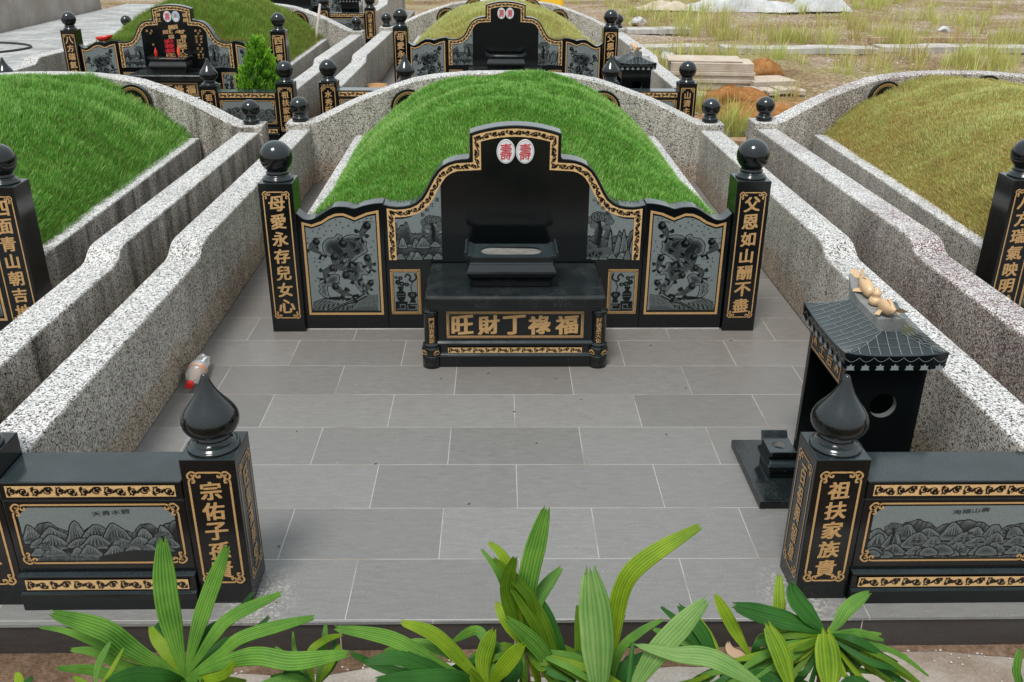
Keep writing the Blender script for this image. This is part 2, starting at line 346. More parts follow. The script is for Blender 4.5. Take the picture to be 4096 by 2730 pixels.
def part(name, key, fn, mat, parent=None, bevel=0.0, smooth=False, loc=(0, 0, 0), seg=2):
    """one mesh object; objects built with the same key share their mesh"""
    if key is None or key not in CACHE:
        r = fn() if callable(fn) else fn
        me = r if isinstance(r, bpy.types.Mesh) else to_mesh(name, r, mat, smooth)
        if key is not None: CACHE[key] = me
    else: me = CACHE[key]
    o = bpy.data.objects.new(name, me); COL.objects.link(o); o.location = loc
    if parent is not None: o.parent = parent
    if bevel:
        b = o.modifiers.new('bevel', 'BEVEL'); b.width = bevel; b.segments = seg; b.limit_method = 'ANGLE'; b.angle_limit = R(28); b.harden_normals = False
    return o
def tag(o, label, cat, group=None):
    o['label'] = label; o['category'] = cat
    if group: o['group'] = group
    return o
def thing(name, loc, label, cat, group=None, rz=0.0):
    o = bpy.data.objects.new(name, None); COL.objects.link(o); o.location = loc; o.rotation_euler = (0, 0, rz); o.empty_display_size = 0.1
    return tag(o, label, cat, group)
def struct(name, mb, mat, kind='structure', smooth=False):
    o = part(name, None, mb, mat, smooth=smooth); o['kind'] = kind; return o
def fast_mesh(name, co, tris, mat, attrs=None, smooth=False):
    co = np.asarray(co, np.float32); tris = np.asarray(tris, np.int32)
    me = bpy.data.meshes.new(name); k = tris.shape[1]
    me.vertices.add(len(co)); me.vertices.foreach_set('co', co.ravel())
    me.loops.add(tris.size); me.loops.foreach_set('vertex_index', tris.ravel())
    me.polygons.add(len(tris)); me.polygons.foreach_set('loop_start', np.arange(0, tris.size, k, dtype=np.int32))
    if attrs:
        for a, v in attrs.items():
            at = me.attributes.new(a, 'FLOAT', 'POINT'); at.data.foreach_set('value', np.asarray(v, np.float32).ravel())
    me.update(calc_edges=True); me.validate(); me.materials.append(MATS[mat])
    if smooth: me.shade_smooth()
    return me
def catmull(pts, k=6, closed=False):
    P = [np.array(p, float) for p in pts]; out = []; n = len(P)
    for i in range(n if closed else n - 1):
        p0, p1, p2, p3 = (P[(i - 1) % n], P[i], P[(i + 1) % n], P[(i + 2) % n]) if closed else (P[max(i - 1, 0)], P[i], P[i + 1], P[min(i + 2, n - 1)])
        for j in range(k):
            t = j / k; out.append(0.5 * ((2 * p1) + (-p0 + p2) * t + (2 * p0 - 5 * p1 + 4 * p2 - p3) * t * t + (-p0 + 3 * p1 - 3 * p2 + p3) * t ** 3))
    if not closed: out.append(P[-1])
    return [tuple(p) for p in out]
# panel frames: (u right, v up, n out of the face) -> local xyz
def F_(x0=0, y0=0, z0=0): return lambda u, v, n: (x0 + u, y0 - n, z0 + v)
def FR_(x0=0, y0=0, z0=0): return lambda u, v, n: (x0 + n, y0 + u, z0 + v)       # faces +X
def FL_(x0=0, y0=0, z0=0): return lambda u, v, n: (x0 - n, y0 - u, z0 + v)       # faces -X
def ribbon(mb, path, w, fr, n=0.0016, closed=False):
    """flat inlaid line of width w along a 2-D path, standing n proud of its face"""
    P = [np.array(p, float) for p in path]; N = len(P); L = []; 
    for i in range(N):
        a = P[i - 1] if (i > 0 or closed) else P[i]; c = P[(i + 1) % N] if (i < N - 1 or closed) else P[i]
        d1 = P[i] - a; d2 = c - P[i]
        d1 = d1 / (np.linalg.norm(d1) + 1e-12) if np.linalg.norm(d1) > 1e-9 else d2 / (np.linalg.norm(d2) + 1e-12)
        d2 = d2 / (np.linalg.norm(d2) + 1e-12) if np.linalg.norm(d2) > 1e-9 else d1
        n1 = np.array([-d1[1], d1[0]]); n2 = np.array([-d2[1], d2[0]]); m_ = n1 + n2; m_ = m_ / (np.linalg.norm(m_) + 1e-9)
        k = min(1.6, 1.0 / max(0.35, m_.dot(n1))); L.append((P[i] + m_ * w * 0.5 * k, P[i] - m_ * w * 0.5 * k))
    vs = []; fs = []
    for a, c in L: vs += [fr(a[0], a[1], n), fr(c[0], c[1], n)]
    for i in range(N if closed else N - 1):
        j = (i + 1) % N; fs.append((2 * i, 2 * i + 1, 2 * j + 1, 2 * j))
    mb.add(vs, fs)
def flat_poly(mb, pts, fr, n=0.0016): mb.add([fr(u, v, n) for u, v in pts], [tuple(range(len(pts)))])
CORNER = [catmull([(1.0, 0), (0.62, 0.0), (0.46, 0.1), (0.5, 0.3), (0.68, 0.3), (0.66, 0.16)], 4),
          catmull([(0, 1.0), (0, 0.62), (0.1, 0.46), (0.3, 0.5), (0.3, 0.68), (0.16, 0.66)], 4),
          catmull([(0.46, 0.1), (0.34, -0.02), (0.16, -0.03), (-0.03, 0.16), (-0.02, 0.34), (0.1, 0.46)], 4),
          catmull([(0.1, 0.46), (0.3, 0.34), (0.2, 0.18), (0.34, 0.22), (0.46, 0.1)], 4)]
def corner_frame(mb, x0, x1, z0, z1, c, w, fr):
    for sx, sz, ox, oz in ((1, -1, x0, z1), (-1, -1, x1, z1), (1, 1, x0, z0), (-1, 1, x1, z0)):
        for p in CORNER: ribbon(mb, [(ox + sx * a * c, oz + sz * b_ * c) for a, b_ in p], w * 0.9, fr)
    ribbon(mb, [(x0 + c, z1), (x1 - c, z1)], w, fr); ribbon(mb, [(x0 + c, z0), (x1 - c, z0)], w, fr)
    ribbon(mb, [(x0, z0 + c), (x0, z1 - c)], w, fr); ribbon(mb, [(x1, z0 + c), (x1, z1 - c)], w, fr)
def key_frame(mb, x0, x1, z0, z1, w, fr):
    """Greek key border: two thin rails and a running meander"""
    t = w * 0.16
    for x, z in ((0, 0), (w - t, w - t)):
        ribbon(mb, [(x0 + x + t / 2, z0 + z + t / 2), (x1 - x - t / 2, z0 + z + t / 2), (x1 - x - t / 2, z1 - z - t / 2), (x0 + x + t / 2, z1 - z - t / 2)], t, fr, closed=True)
    def run(p, q):
        p = np.array(p); q = np.array(q); L = np.linalg.norm(q - p); d = (q - p) / L; nn = np.array([-d[1], d[0]]); k = max(1, int(round(L / (w * 1.05)))); s = L / k
        for i in range(k):
            o = p + d * s * i
            ribbon(mb, [tuple(o + d * s * a + nn * w * b_) for a, b_ in ((0.1, .24), (0.1, .76), (0.86, .76), (0.86, .36), (0.42, .36), (0.42, .55), (0.62, .55))], t, fr)
    run((x0 + w * .0, z0), (x1, z0)); run((x0, z1 - w), (x1, z1 - w)); run((x0 + w, z0 + w), (x0 + w, z1 - w)); run((x1, z0 + w), (x1, z1 - w))

# ---------------------------------------------------------------- lettering (Blender's own font)
def text_bits(body, bold=0.02, spacing=1.0, vertical=True):
    cu = bpy.data.curves.new('txt', 'FONT'); cu.body = "\n".join(body) if vertical else body
    cu.align_x = 'CENTER'; cu.size = 1.0; cu.offset = 0.0; cu.extrude = 0.0; cu.resolution_u = 3; cu.space_line = spacing
    ob = bpy.data.objects.new('txt', cu); COL.objects.link(ob)
    dg = bpy.context.evaluated_depsgraph_get(); dg.update()
    me = bpy.data.meshes.new_from_object(ob.evaluated_get(dg))
    v = np.array([x.co[:] for x in me.vertices]).reshape(-1, 3); f = [tuple(p.vertices) for p in me.polygons]
    bpy.data.objects.remove(ob); bpy.data.curves.remove(cu); bpy.data.meshes.remove(me)
    return v, f
def text_mb(items, fr, n=0.0018):
    """items: (body, centre u, centre v, width or None, height, bold, vertical)"""
    mb = MB()
    for body, cu_, cv, w, h, bold, vert in items:
        v, f = text_bits(body, bold, 1.0, vert)
        if len(v) == 0: continue
        a, c = v.min(0), v.max(0); s = h / (c[1] - a[1]); sx = (w / (c[0] - a[0])) if w else s
        # written by brush: the strokes climb a little to the right
        U = (v[:, 0] - (a[0] + c[0]) / 2) * sx; V = (v[:, 1] - (a[1] + c[1]) / 2) * s + 0.09 * U
        U = U + 0.004 * np.sin(V * 90 + U * 40) * min(1, h * 2)
        # stroke weight: the brush is wider than it is high
        bw = bold * 1.35 * h * (1 if not vert else 1)
        for i_, (dx, dy) in enumerate([(0, 0)] if bold < .002 else [(-.8, .5), (.8, -.5), (.9, .55), (-.9, -.4), (0, 0)]):
            mb.add([fr(cu_ + p + dx * bw, cv + q + dy * bw, n + .00006 * i_) for p, q in zip(U, V)], f)
    return mb

# ---------------------------------------------------------------- engraved plates: a fine grid whose points carry how deep the stone is etched
class Canvas:
    def __init__(s, X, Z, bg): s.X = X; s.Z = Z; s.E = np.full(X.shape, bg, float)
    def dist(s, path, closed=False):
        D = np.full(s.X.shape, 1e9); P = list(path) + ([path[0]] if closed else [])
        for (ax, az), (bx, bz) in zip(P[:-1], P[1:]):
            dx, dz = bx - ax, bz - az; q = dx * dx + dz * dz + 1e-15
            t = np.clip(((s.X - ax) * dx + (s.Z - az) * dz) / q, 0, 1)
            D = np.minimum(D, (s.X - ax - t * dx) ** 2 + (s.Z - az - t * dz) ** 2)
        return np.sqrt(D)
    def inside(s, path):
        I = np.zeros(s.X.shape, bool); n = len(path)
        for i in range(n):
            (x1, z1), (x2, z2) = path[i], path[(i + 1) % n]
            if z1 == z2: continue
            c = ((z1 > s.Z) != (z2 > s.Z)) & (s.X < (x2 - x1) * (s.Z - z1) / (z2 - z1) + x1); I ^= c
        return I
    def line(s, path, w, val, closed=False): s.E[s.dist(path, closed) < w] = val
    def poly(s, path, val): s.E[s.inside(path)] = val
    def rock(s, path, w, lw, top=0.8, fl=0.02):
        D = s.dist(path, True); I = s.inside(path); s.E[I] = fl + top * np.exp(-np.maximum(D[I] - lw, 0) / w); s.E[D < lw] = 0.0
    def circ(s, x, z, r, val): s.E[(s.X - x) ** 2 + (s.Z - z) ** 2 < r * r] = val
    def ring(s, x, z, r, w, val): s.E[np.abs(np.hypot(s.X - x, s.Z - z) - r) < w] = val
def plate_mesh(name, x0, x1, zb, zt, nx, nz, draw, bg=0.8, mat='etched_stone', n=0.0014, fr=None):
    fr = fr or F_()
    xs = np.linspace(x0, x1, nx); B = np.array([zb(x) for x in xs]); T = np.array([zt(x) for x in xs]); t = np.linspace(0, 1, nz)
    X = np.repeat(xs[None], nz, 0); Z = B[None] + t[:, None] * (T - B)[None]
    c = Canvas(X, Z, bg); draw(c)
    co = np.array([fr(a, b_, n) for a, b_ in zip(X.ravel(), Z.ravel())])
    i = np.arange(nz * nx).reshape(nz, nx); q = np.stack([i[:-1, :-1], i[:-1, 1:], i[1:, 1:], i[1:, :-1]], -1).reshape(-1, 4)
    return fast_mesh(name, co, q, mat, {'etch': np.clip(c.E, 0, 1)})
def spiral(cx, cz, r0, r1, a0, turns, k=14): return [(cx + (r0 + (r1 - r0) * i / k) * math.cos(a0 + turns * 2 * PI * i / k), cz + (r0 + (r1 - r0) * i / k) * math.sin(a0 + turns * 2 * PI * i / k)) for i in range(k + 1)]
def scroll_draw(length, h, period):
    """running vine on a gilt ground, in strip coordinates (s along, t across)"""
    def d(c):
        c.E[:] = 1.0; lw = h * 0.064; k = max(1, int(round(length / period))); p = length / k
        for i in range(k):
            s0 = i * p; m_ = 1 if i % 2 == 0 else -1
            for fl in (1, -1):
                cx = s0 + p * (0.5 - 0.24 * fl)
                c.line(spiral(cx, 0.02 * h * m_ * fl, h * 0.34, h * 0.07, PI / 2 * m_ * fl, 1.35 * fl * m_, 22), lw, 0)
                c.circ(cx, 0, h * 0.13, 0)
                for q in range(3):
                    c.line([(s0 + p * (.5 - .44 * fl), -m_ * h * (.05 + .12 * q)), (s0 + p * (.5 - .36 * fl), -m_ * h * (.22 + .08 * q)), (s0 + p * (.5 - .31 * fl), -m_ * h * .42)], lw * .75, 0)
            c.line([(s0 + p * (.1 + .8 * j / 12), m_ * h * .34 * math.cos(PI * j / 12)) for j in range(13)], lw * 0.9, 0)
            c.line([(s0 + p * .44, -h * .1), (s0 + p * .56, h * .1)], lw * 1.7, 0)
        c.E[np.abs(c.Z) > h * 0.44] = 1.0
    return d
def vine_draw(length, h, period):
    def d(c):
        c.E[:] = 1.0; k = int(round(length / period)); p = length / k; rng = random.Random(4)
        c.line([(p * j / 8, h * 0.24 * math.sin(2 * PI * j / 16)) for j in range(k * 8 + 1)], h * 0.06, 0)
        for i in range(k):
            s0 = (i + 0.5) * p; m_ = 1 if i % 2 == 0 else -1
            c.line(spiral(s0, -m_ * h * .06, h * .3, h * .06, PI / 2 * m_, 1.3 * m_, 18), h * 0.075, 0); c.circ(s0, -m_ * h * .06, h * .16, 0)
            for a in range(5):
                an = rng.uniform(0, 6.28); c.line([(s0 + p * .44, m_ * h * .12), (s0 + p * .44 + h * .3 * math.cos(an), m_ * h * .12 + h * .26 * math.sin(an))], h * 0.06, 0)
            c.circ(s0 + p * .44, m_ * h * .12, h * .15, 0)
        c.E[np.abs(c.Z) > h * 0.42] = 1.0
    return d
def strip_mesh(name, path, h, step, draw_fn, fr, mat='gilt_band', n=0.0016):
    """band of height h following a 2-D path with mitred corners"""
    P = [np.array(p, float) for p in path]; seg = [np.linalg.norm(b_ - a) for a, b_ in zip(P[:-1], P[1:])]; cum = np.concatenate([[0], np.cumsum(seg)])
    mit = []
    for i in range(len(P)):
        d1 = (P[i] - P[i - 1]) / seg[i - 1] if i > 0 else (P[1] - P[0]) / seg[0]; d2 = (P[i + 1] - P[i]) / seg[i] if i < len(P) - 1 else d1
        n1 = np.array([-d1[1], d1[0]]); n2 = np.array([-d2[1], d2[0]]); m_ = n1 + n2; m_ /= np.linalg.norm(m_); mit.append(m_ / max(0.5, m_.dot(n1)))
    ss = []
    for i in range(len(P) - 1):
        k = max(1, int(math.ceil(seg[i] / step))); ss += [(i, j / k) for j in range(k)]
    ss.append((len(P) - 2, 1.0)); nt = max(7, int(h / step)); ts = np.linspace(-h / 2, h / 2, nt)
    S = np.array([cum[i] + f * seg[i] for i, f in ss]); ctr = np.array([P[i] + (P[i + 1] - P[i]) * f for i, f in ss]); mm = np.array([mit[i] * (1 - f) + mit[i + 1] * f for i, f in ss])
    X = np.repeat(S[None], nt, 0); Z = np.repeat(ts[:, None], len(S), 1); c = Canvas(X, Z, 1.0); draw_fn(cum[-1], h)(c)
    co = []
    for t in ts:
        for q, m_ in zip(ctr, mm): co.append(fr(q[0] + m_[0] * t, q[1] + m_[1] * t, n))
    i = np.arange(nt * len(S)).reshape(nt, len(S)); q = np.stack([i[:-1, :-1], i[:-1, 1:], i[1:, 1:], i[1:, :-1]], -1).reshape(-1, 4)
    return fast_mesh(name, co, q, mat, {'etch': c.E})

# ---------------------------------------------------------------- the engravings
WING_TOP = [(0.7255, .755), (.776, .752), (.839, .738), (.884, .724), (.928, .733), (.99, .733), (1.03, .715), (1.074, .687), (1.12, .662), (1.165, .664), (1.2055, .699)]
GILT_TOP = [(.751, .715), (.82, .70), (.885, .672), (.945, .697), (.99, .695), (1.03, .678), (1.07, .652), (1.125, .632), (1.18, .648)]
def lerp(tab): 
    a = sorted(tab); xs = [p[0] for p in a]; ys = [p[1] for p in a]
    return lambda x: float(np.interp(x, xs, ys))
FISH = [((185, 580), 52, (130, 650), (245, 715)), ((800, 395), 58, (745, 470), (740, 520)), ((510, 600), 66, (610, 690), (600, 790)), ((410, 755), 58, (440, 850), (560, 900)),
        ((815, 770), 52, (840, 840), (860, 890)), ((385, 890), 48, (300, 930), (300, 1000)), ((550, 975), 52, (640, 1000), (690, 1030)), ((425, 1110), 52, (520, 1180), (620, 1210)), ((865, 1065), 45, (830, 1110), (820, 1150))]
ROCKS = [[(270, 600), (330, 540), (410, 530), (440, 490), (500, 510), (500, 545), (560, 505), (690, 505), (750, 560), (800, 580), (795, 640), (815, 690), (770, 720), (700, 760), (620, 820), (560, 800), (520, 860), (420, 850), (370, 760), (290, 720), (268, 650)],
         [(530, 830), (620, 825), (740, 825), (760, 880), (820, 930), (820, 970), (760, 960), (730, 1040), (640, 1040), (560, 930), (450, 900)],
         [(350, 970), (440, 960), (480, 1000), (430, 1100), (330, 1100), (340, 1200), (360, 1240), (300, 1240), (220, 1170), (240, 1140), (220, 1090), (270, 1060), (300, 1020)],
         [(650, 1040), (730, 1040), (800, 1090), (820, 1150), (810, 1190), (760, 1180), (700, 1110)]]
BUB = [(418, 325), (475, 356), (430, 387), (346, 394), (278, 402), (225, 432), (307, 457), (374, 453), (144, 457), (203, 480), (283, 500), (82, 537), (82, 593), (508, 416), (576, 399), (640, 359), (707, 356), (699, 289), (805, 264), (879, 270), (793, 312), (850, 313), (879, 571), (864, 641), (899, 683), (171, 769), (223, 772), (280, 785), (165, 812), (229, 818), (192, 864), (208, 1004), (178, 1035), (226, 1046), (907, 926), (872, 969)]
def fish_draw(sg):
    # drawing units are taken from the plate itself: left edge to right edge 0..880, foot to head 0..1048
    def T(p):
        x, y = p; u = (x - 38 - (y - 360) * 0.088) / 880.0; v = (1408 - y) / 1048.0
        X = -1.165 + u * 0.40; return (X if sg < 0 else -X, 0.113 + v * 0.53)
    k = 0.40 / 880
    def d(c):
        for i in range(9):
            c.line([T(p) for p in catmull([(150 + 62 * i, 1385), (190 + 55 * i, 1310 - 6 * i), (300 + 45 * i, 1255), (480 + 30 * i, 1235 + 10 * i)], 5)], 9 * k, 0.0)
        c.E[c.inside([T(p) for p in [(135, 1400), (150, 1290), (300, 1235), (560, 1290), (800, 1215), (960, 1200), (970, 1400)]])] *= 0.35
        for i in range(9):
            c.line([T(p) for p in catmull([(150 + 50 * i, 1380), (185 + 50 * i, 1320), (300 + 42 * i, 1262 + 4 * i), (560 + 12 * i, 1330)], 5)], 4.5 * k, 0.6)
            c.line([T(p) for p in catmull([(620 + 20 * i, 1390 - 18 * i), (760, 1345 - 18 * i), (860, 1345 - 17 * i), (968, 1350 - 16 * i)], 5)], 4 * k, 0.55)
        for i in range(4): c.line([T(p) for p in catmull([(300 + 30 * i, 1390), (480 + 20 * i, 1330), (680 + 10 * i, 1240 + 12 * i), (790 + 8 * i, 1170 + 18 * i)], 6)], (9 if i % 2 else 6) * k, 0.0 if i % 2 else 0.65)
        for r in ROCKS:
            P = [T(p) for p in catmull(r, 3, True)]; c.rock(P, 30 * k, 6.0 * k, 0.85)
        for (a, b_) in (((500, 660), (560, 790)), ((700, 640), (620, 800)), ((680, 560), (640, 680)), ((600, 560), (720, 640)), ((700, 760), (600, 830)), ((360, 650), (350, 760)), ((690, 900), (730, 1030)), ((560, 880), (640, 1010))):
            c.line([T(p) for p in catmull([a, ((a[0] + b_[0]) / 2 + 30, (a[1] + b_[1]) / 2), b_], 5)], 3.2 * k, 0.5)
        for h, r, m_, e in FISH:
            H, M_, E_ = T(h), T(m_), T(e); ax = np.array(E_) - np.array(H); nn = np.array([-ax[1], ax[0]]); nn = nn / np.linalg.norm(nn)
            w = r * k * .84; spine = catmull([H, M_, E_], 8); ns = len(spine); rad = [w * (1.0 - .72 * (j / (ns - 1)) ** 1.1) for j in range(ns)]
            for q in (1.0, -1.0):      # fins
                b_ = np.array(M_); P = [tuple(b_), tuple(b_ + nn * q * w * 2.0 - ax * .05), tuple(b_ + nn * q * w * 1.9 + ax * .28), tuple(b_ + nn * q * w * 1.2 + ax * .3)]
                c.poly(P, 0.0); c.line([P[0], P[1]], 2.2 * k, .5); c.line([P[0], P[2]], 2 * k, .45)
                b_ = np.array(E_); P = [tuple(b_), tuple(b_ + ax * .35 + nn * q * w * 1.5), tuple(b_ + ax * .5 + nn * q * w * .7), tuple(b_ + ax * .22)]; c.poly(P, 0.0); c.line([P[0], P[1]], 2 * k, .45)
            D = np.min([np.hypot(c.X - p_[0], c.Z - p_[1]) - r_ for p_, r_ in zip(spine, rad)], axis=0)
            c.E[D < 5.5 * k] = 0.5; c.E[D < 1.5 * k] = 0.0
            U = (c.X + c.Z) / (w * .4); V = (c.X - c.Z) / (w * .4)
            c.E[(D < -4 * k) & ((np.abs(U - np.round(U)) < 0.14) | (np.abs(V - np.round(V)) < 0.14))] = 0.45
            c.circ(H[0], H[1], w, 0.0); c.ring(H[0] + w * .25, H[1] + w * .3, w * .34, 2.6 * k, 0.45); c.circ(H[0] + w * .25, H[1] + w * .3, w * .15, 0.4)
            c.line([(H[0] - w, H[1] + w), (H[0] - w * .2, H[1] + w * 1.15), (H[0] + w * 1.5, H[1] + w * 1.05)], 4.5 * k, 0.0)
        for p in BUB: q = T(p); c.ring(q[0], q[1], 7.5 * k, 3.2 * k, 0.05)
        c.line([T((38, 360)), T((130, 1408)), T((972, 1408))], 0, 0)
    return d
def ridge(rng, x0, x1, base, amp, n):
    bm = [(rng.uniform(x0, x1), rng.uniform(0.3, 1) * amp, rng.uniform(.05, .16) * (x1 - x0)) for _ in range(n)]
    return lambda X: base + np.max([a * np.clip(1 - np.abs((X - m_) / w) ** 1.6, 0, 1) for m_, a, w in bm], axis=0) + 0.04 * amp * np.sin(X * 260 / (x1 - x0) * .3)
def pine(c, x, z, h, up=True):
    c.line([(x, z), (x + h * .04, z + h * .4), (x - h * .03, z + h * .7)], h * .06, 0.0); c.line([(x, z + h * .3), (x + h * .16, z + h * .55)], h * .035, 0.0)
    for dx, dz, r in ((-.22, .72, .17), (-.05, .82, .2), (.15, .8, .18), (.28, .68, .14), (.2, .5, .12), (-.15, .56, .12)):
        for q in range(7):
            a = q * 0.9; X, Z = x + h * (dx + r * .55 * math.cos(a)), z + h * (dz + r * .3 * math.sin(a)); c.circ(X, Z, h * r * .5, 0.0)
        for q in range(7):
            a = q * 0.9; X, Z = x + h * (dx + r * .55 * math.cos(a)), z + h * (dz + r * .3 * math.sin(a)); c.ring(X, Z, h * r * .3, h * .013, 0.42)
def pagoda(c, x, z, s, tiers=3):
    for i in range(tiers):
        w = s * (1 - .18 * i); zz = z + i * s * .42
        c.poly([(x - w * .7, zz), (x + w * .7, zz), (x + w * .7, zz + s * .25), (x - w * .7, zz + s * .25)], 0.12)
        for q in range(5): c.line([(x - w * .6 + q * w * .3, zz), (x - w * .6 + q * w * .3, zz + s * .22)], s * .025, 0.5)
        c.poly([(x - w * 1.15, zz + s * .25), (x + w * 1.15, zz + s * .25), (x + w * .5, zz + s * .48), (x - w * .5, zz + s * .48)], 0.02)
        c.line([(x - w * 1.25, zz + s * .3), (x - w * .9, zz + s * .26), (x + w * .9, zz + s * .26), (x + w * 1.25, zz + s * .3)], s * .03, 0.55)
        c.line([(x - w * .5, zz + s * .48), (x + w * .5, zz + s * .48)], s * .025, 0.5)
def layers(c, rng, x0, x1, z0, z1, n, amp, cnt, w, sky_top):
    for i in range(n):
        f = i / max(1, n - 1); base = z0 + (z1 - z0) * (sky_top * (1 - f)); r = ridge(rng, x0, x1, base, amp * (1 - .55 * f), cnt); H = r(c.X); I = c.Z < H
        D = (H - c.Z)[I]; fold = 0.5 + 0.5 * np.sin((c.X[I] + 0.4 * D) * 2 * PI / ((x1 - x0) * .045) + 3 * np.sin(c.X[I] * 60))
        c.E[I] = 0.03 + (0.62 - .1 * f) * np.exp(-D / w) * (0.35 + 0.65 * fold) ; c.E[np.abs(c.Z - H) < w * .11] = 0.0
def rocks_row(c, rng, x0, x1, z0, z1, base, hh, wd, cnt, tall):
    W = x1 - x0; H = z1 - z0
    for q in range(cnt):
        X = x0 + W * ((q + .5 + rng.uniform(-.3, .3)) / cnt); w = W * wd * rng.uniform(.7, 1.3); h = H * hh * rng.uniform(.6, 1.25); Z = z0 + H * base
        P = catmull([(X - w, Z - h * .25), (X - w * .75, Z + h * rng.uniform(.2, .5)), (X - w * .35, Z + h * rng.uniform(.8, .97)), (X + w * rng.uniform(-.1, .1), Z + h), (X + w * .38, Z + h * rng.uniform(.65, .92)), (X + w * .8, Z + h * rng.uniform(.15, .45)), (X + w, Z - h * .25)], 4, True)
        c.rock(P, H * .036, H * .011, .8, .03)
        for j in range(6 if tall else 3):
            f = (j + .5) / (6 if tall else 3) * 2 - 1; c.line(catmull([(X + w * f * .35, Z + h * (.86 - .3 * abs(f))), (X + w * f * .55, Z + h * .45), (X + w * f * .72, Z + h * rng.uniform(.0, .2))], 4), H * .009, rng.uniform(.35, .75))
def bank_draw(x0, x1, z0, z1, seed, kind):
    def d(c):
        rng = random.Random(seed); W = x1 - x0; H = z1 - z0
        if kind == 'peaks':
            layers(c, rng, x0, x1, z0, z1, 2, H * .3, 9, H * .1, .5)
            rocks_row(c, rng, x0, x1, z0, z1, .4, .3, .085, 7, True); rocks_row(c, rng, x0, x1, z0, z1, .28, .2, .09, 7, True); rocks_row(c, rng, x0, x1, z0, z1, .12, .17, .075, 8, True)
            pagoda(c, x0 + W * .13, z0 + H * .2, H * .12, 3); pagoda(c, x0 + W * .6, z0 + H * .36, H * .075, 3); pagoda(c, x0 + W * .05, z0 + H * .42, H * .09, 1)
            c.poly([(x0 + W * .36, z0), (x1, z0), (x1, z0 + H * .16), (x0 + W * .7, z0 + H * .2), (x0 + W * .5, z0 + H * .1)], 0.04)
            for q in range(6): c.line([(x0 + W * .1, z0 + H * (.18 - .026 * q)), (x0 + W * .46, z0 + H * (.1 - .018 * q))], H * .006, 0.34)
            c.line([(x0 + W * (.62 + .02 * j), z0 + H * (.24 + .05 * math.sin(PI * j / 8))) for j in range(9)], H * .03, 0.28)
            pine(c, x0 + W * .9, z0 + H * .22, H * .34)
        else:
            layers(c, rng, x0, x1, z0, z1, 2, H * .26, 6, H * .1, .54)
            rocks_row(c, rng, x0, x1, z0, z1, .42, .26, .085, 7, True); rocks_row(c, rng, x0, x1, z0, z1, .26, .2, .08, 8, False); rocks_row(c, rng, x0, x1, z0, z1, .1, .17, .07, 8, False)
            for q in range(6): c.line(catmull([(x0 + W * .25, z0 + H * (.42 - .05 * q)), (x0 + W * .5, z0 + H * (.4 - .055 * q)), (x0 + W * .8, z0 + H * (.44 - .05 * q)), (x0 + W * .96, z0 + H * (.4 - .05 * q))], 5), H * .007, 0.4)
            pine(c, x0 + W * .14, z0 + H * .3, H * .4); pagoda(c, x0 + W * .3, z0 + H * .26, H * .09, 2); pagoda(c, x0 + W * .62, z0 + H * .45, H * .06, 2); pine(c, x0 + W * .84, z0 + H * .35, H * .26)
            br = [(x0 + W * (.56 + .03 * j), z0 + H * (.1 + .13 * math.sin(PI * j / 10))) for j in range(11)]; c.line(br, H * .022, 0.0); c.line(br, H * .008, 0.5)
            for j in range(9):
                X = x0 + W * rng.uniform(.02, .95); Z = z0 + H * rng.uniform(-.02, .06); r = W * rng.uniform(.04, .07); P = catmull([(X - r, Z), (X - r * .8, Z + r * .9), (X, Z + r * 1.2), (X + r * .9, Z + r * .7), (X + r, Z)], 4, True); c.rock(P, H * .07, H * .012, .6)
        # clipped corners
        k = H * .16
        for X, Z in ((x0, z0), (x1, z0), (x0, z1), (x1, z1)): c.E[(np.abs(c.X - X) + np.abs(c.Z - Z)) < k] = 0.0
    return d
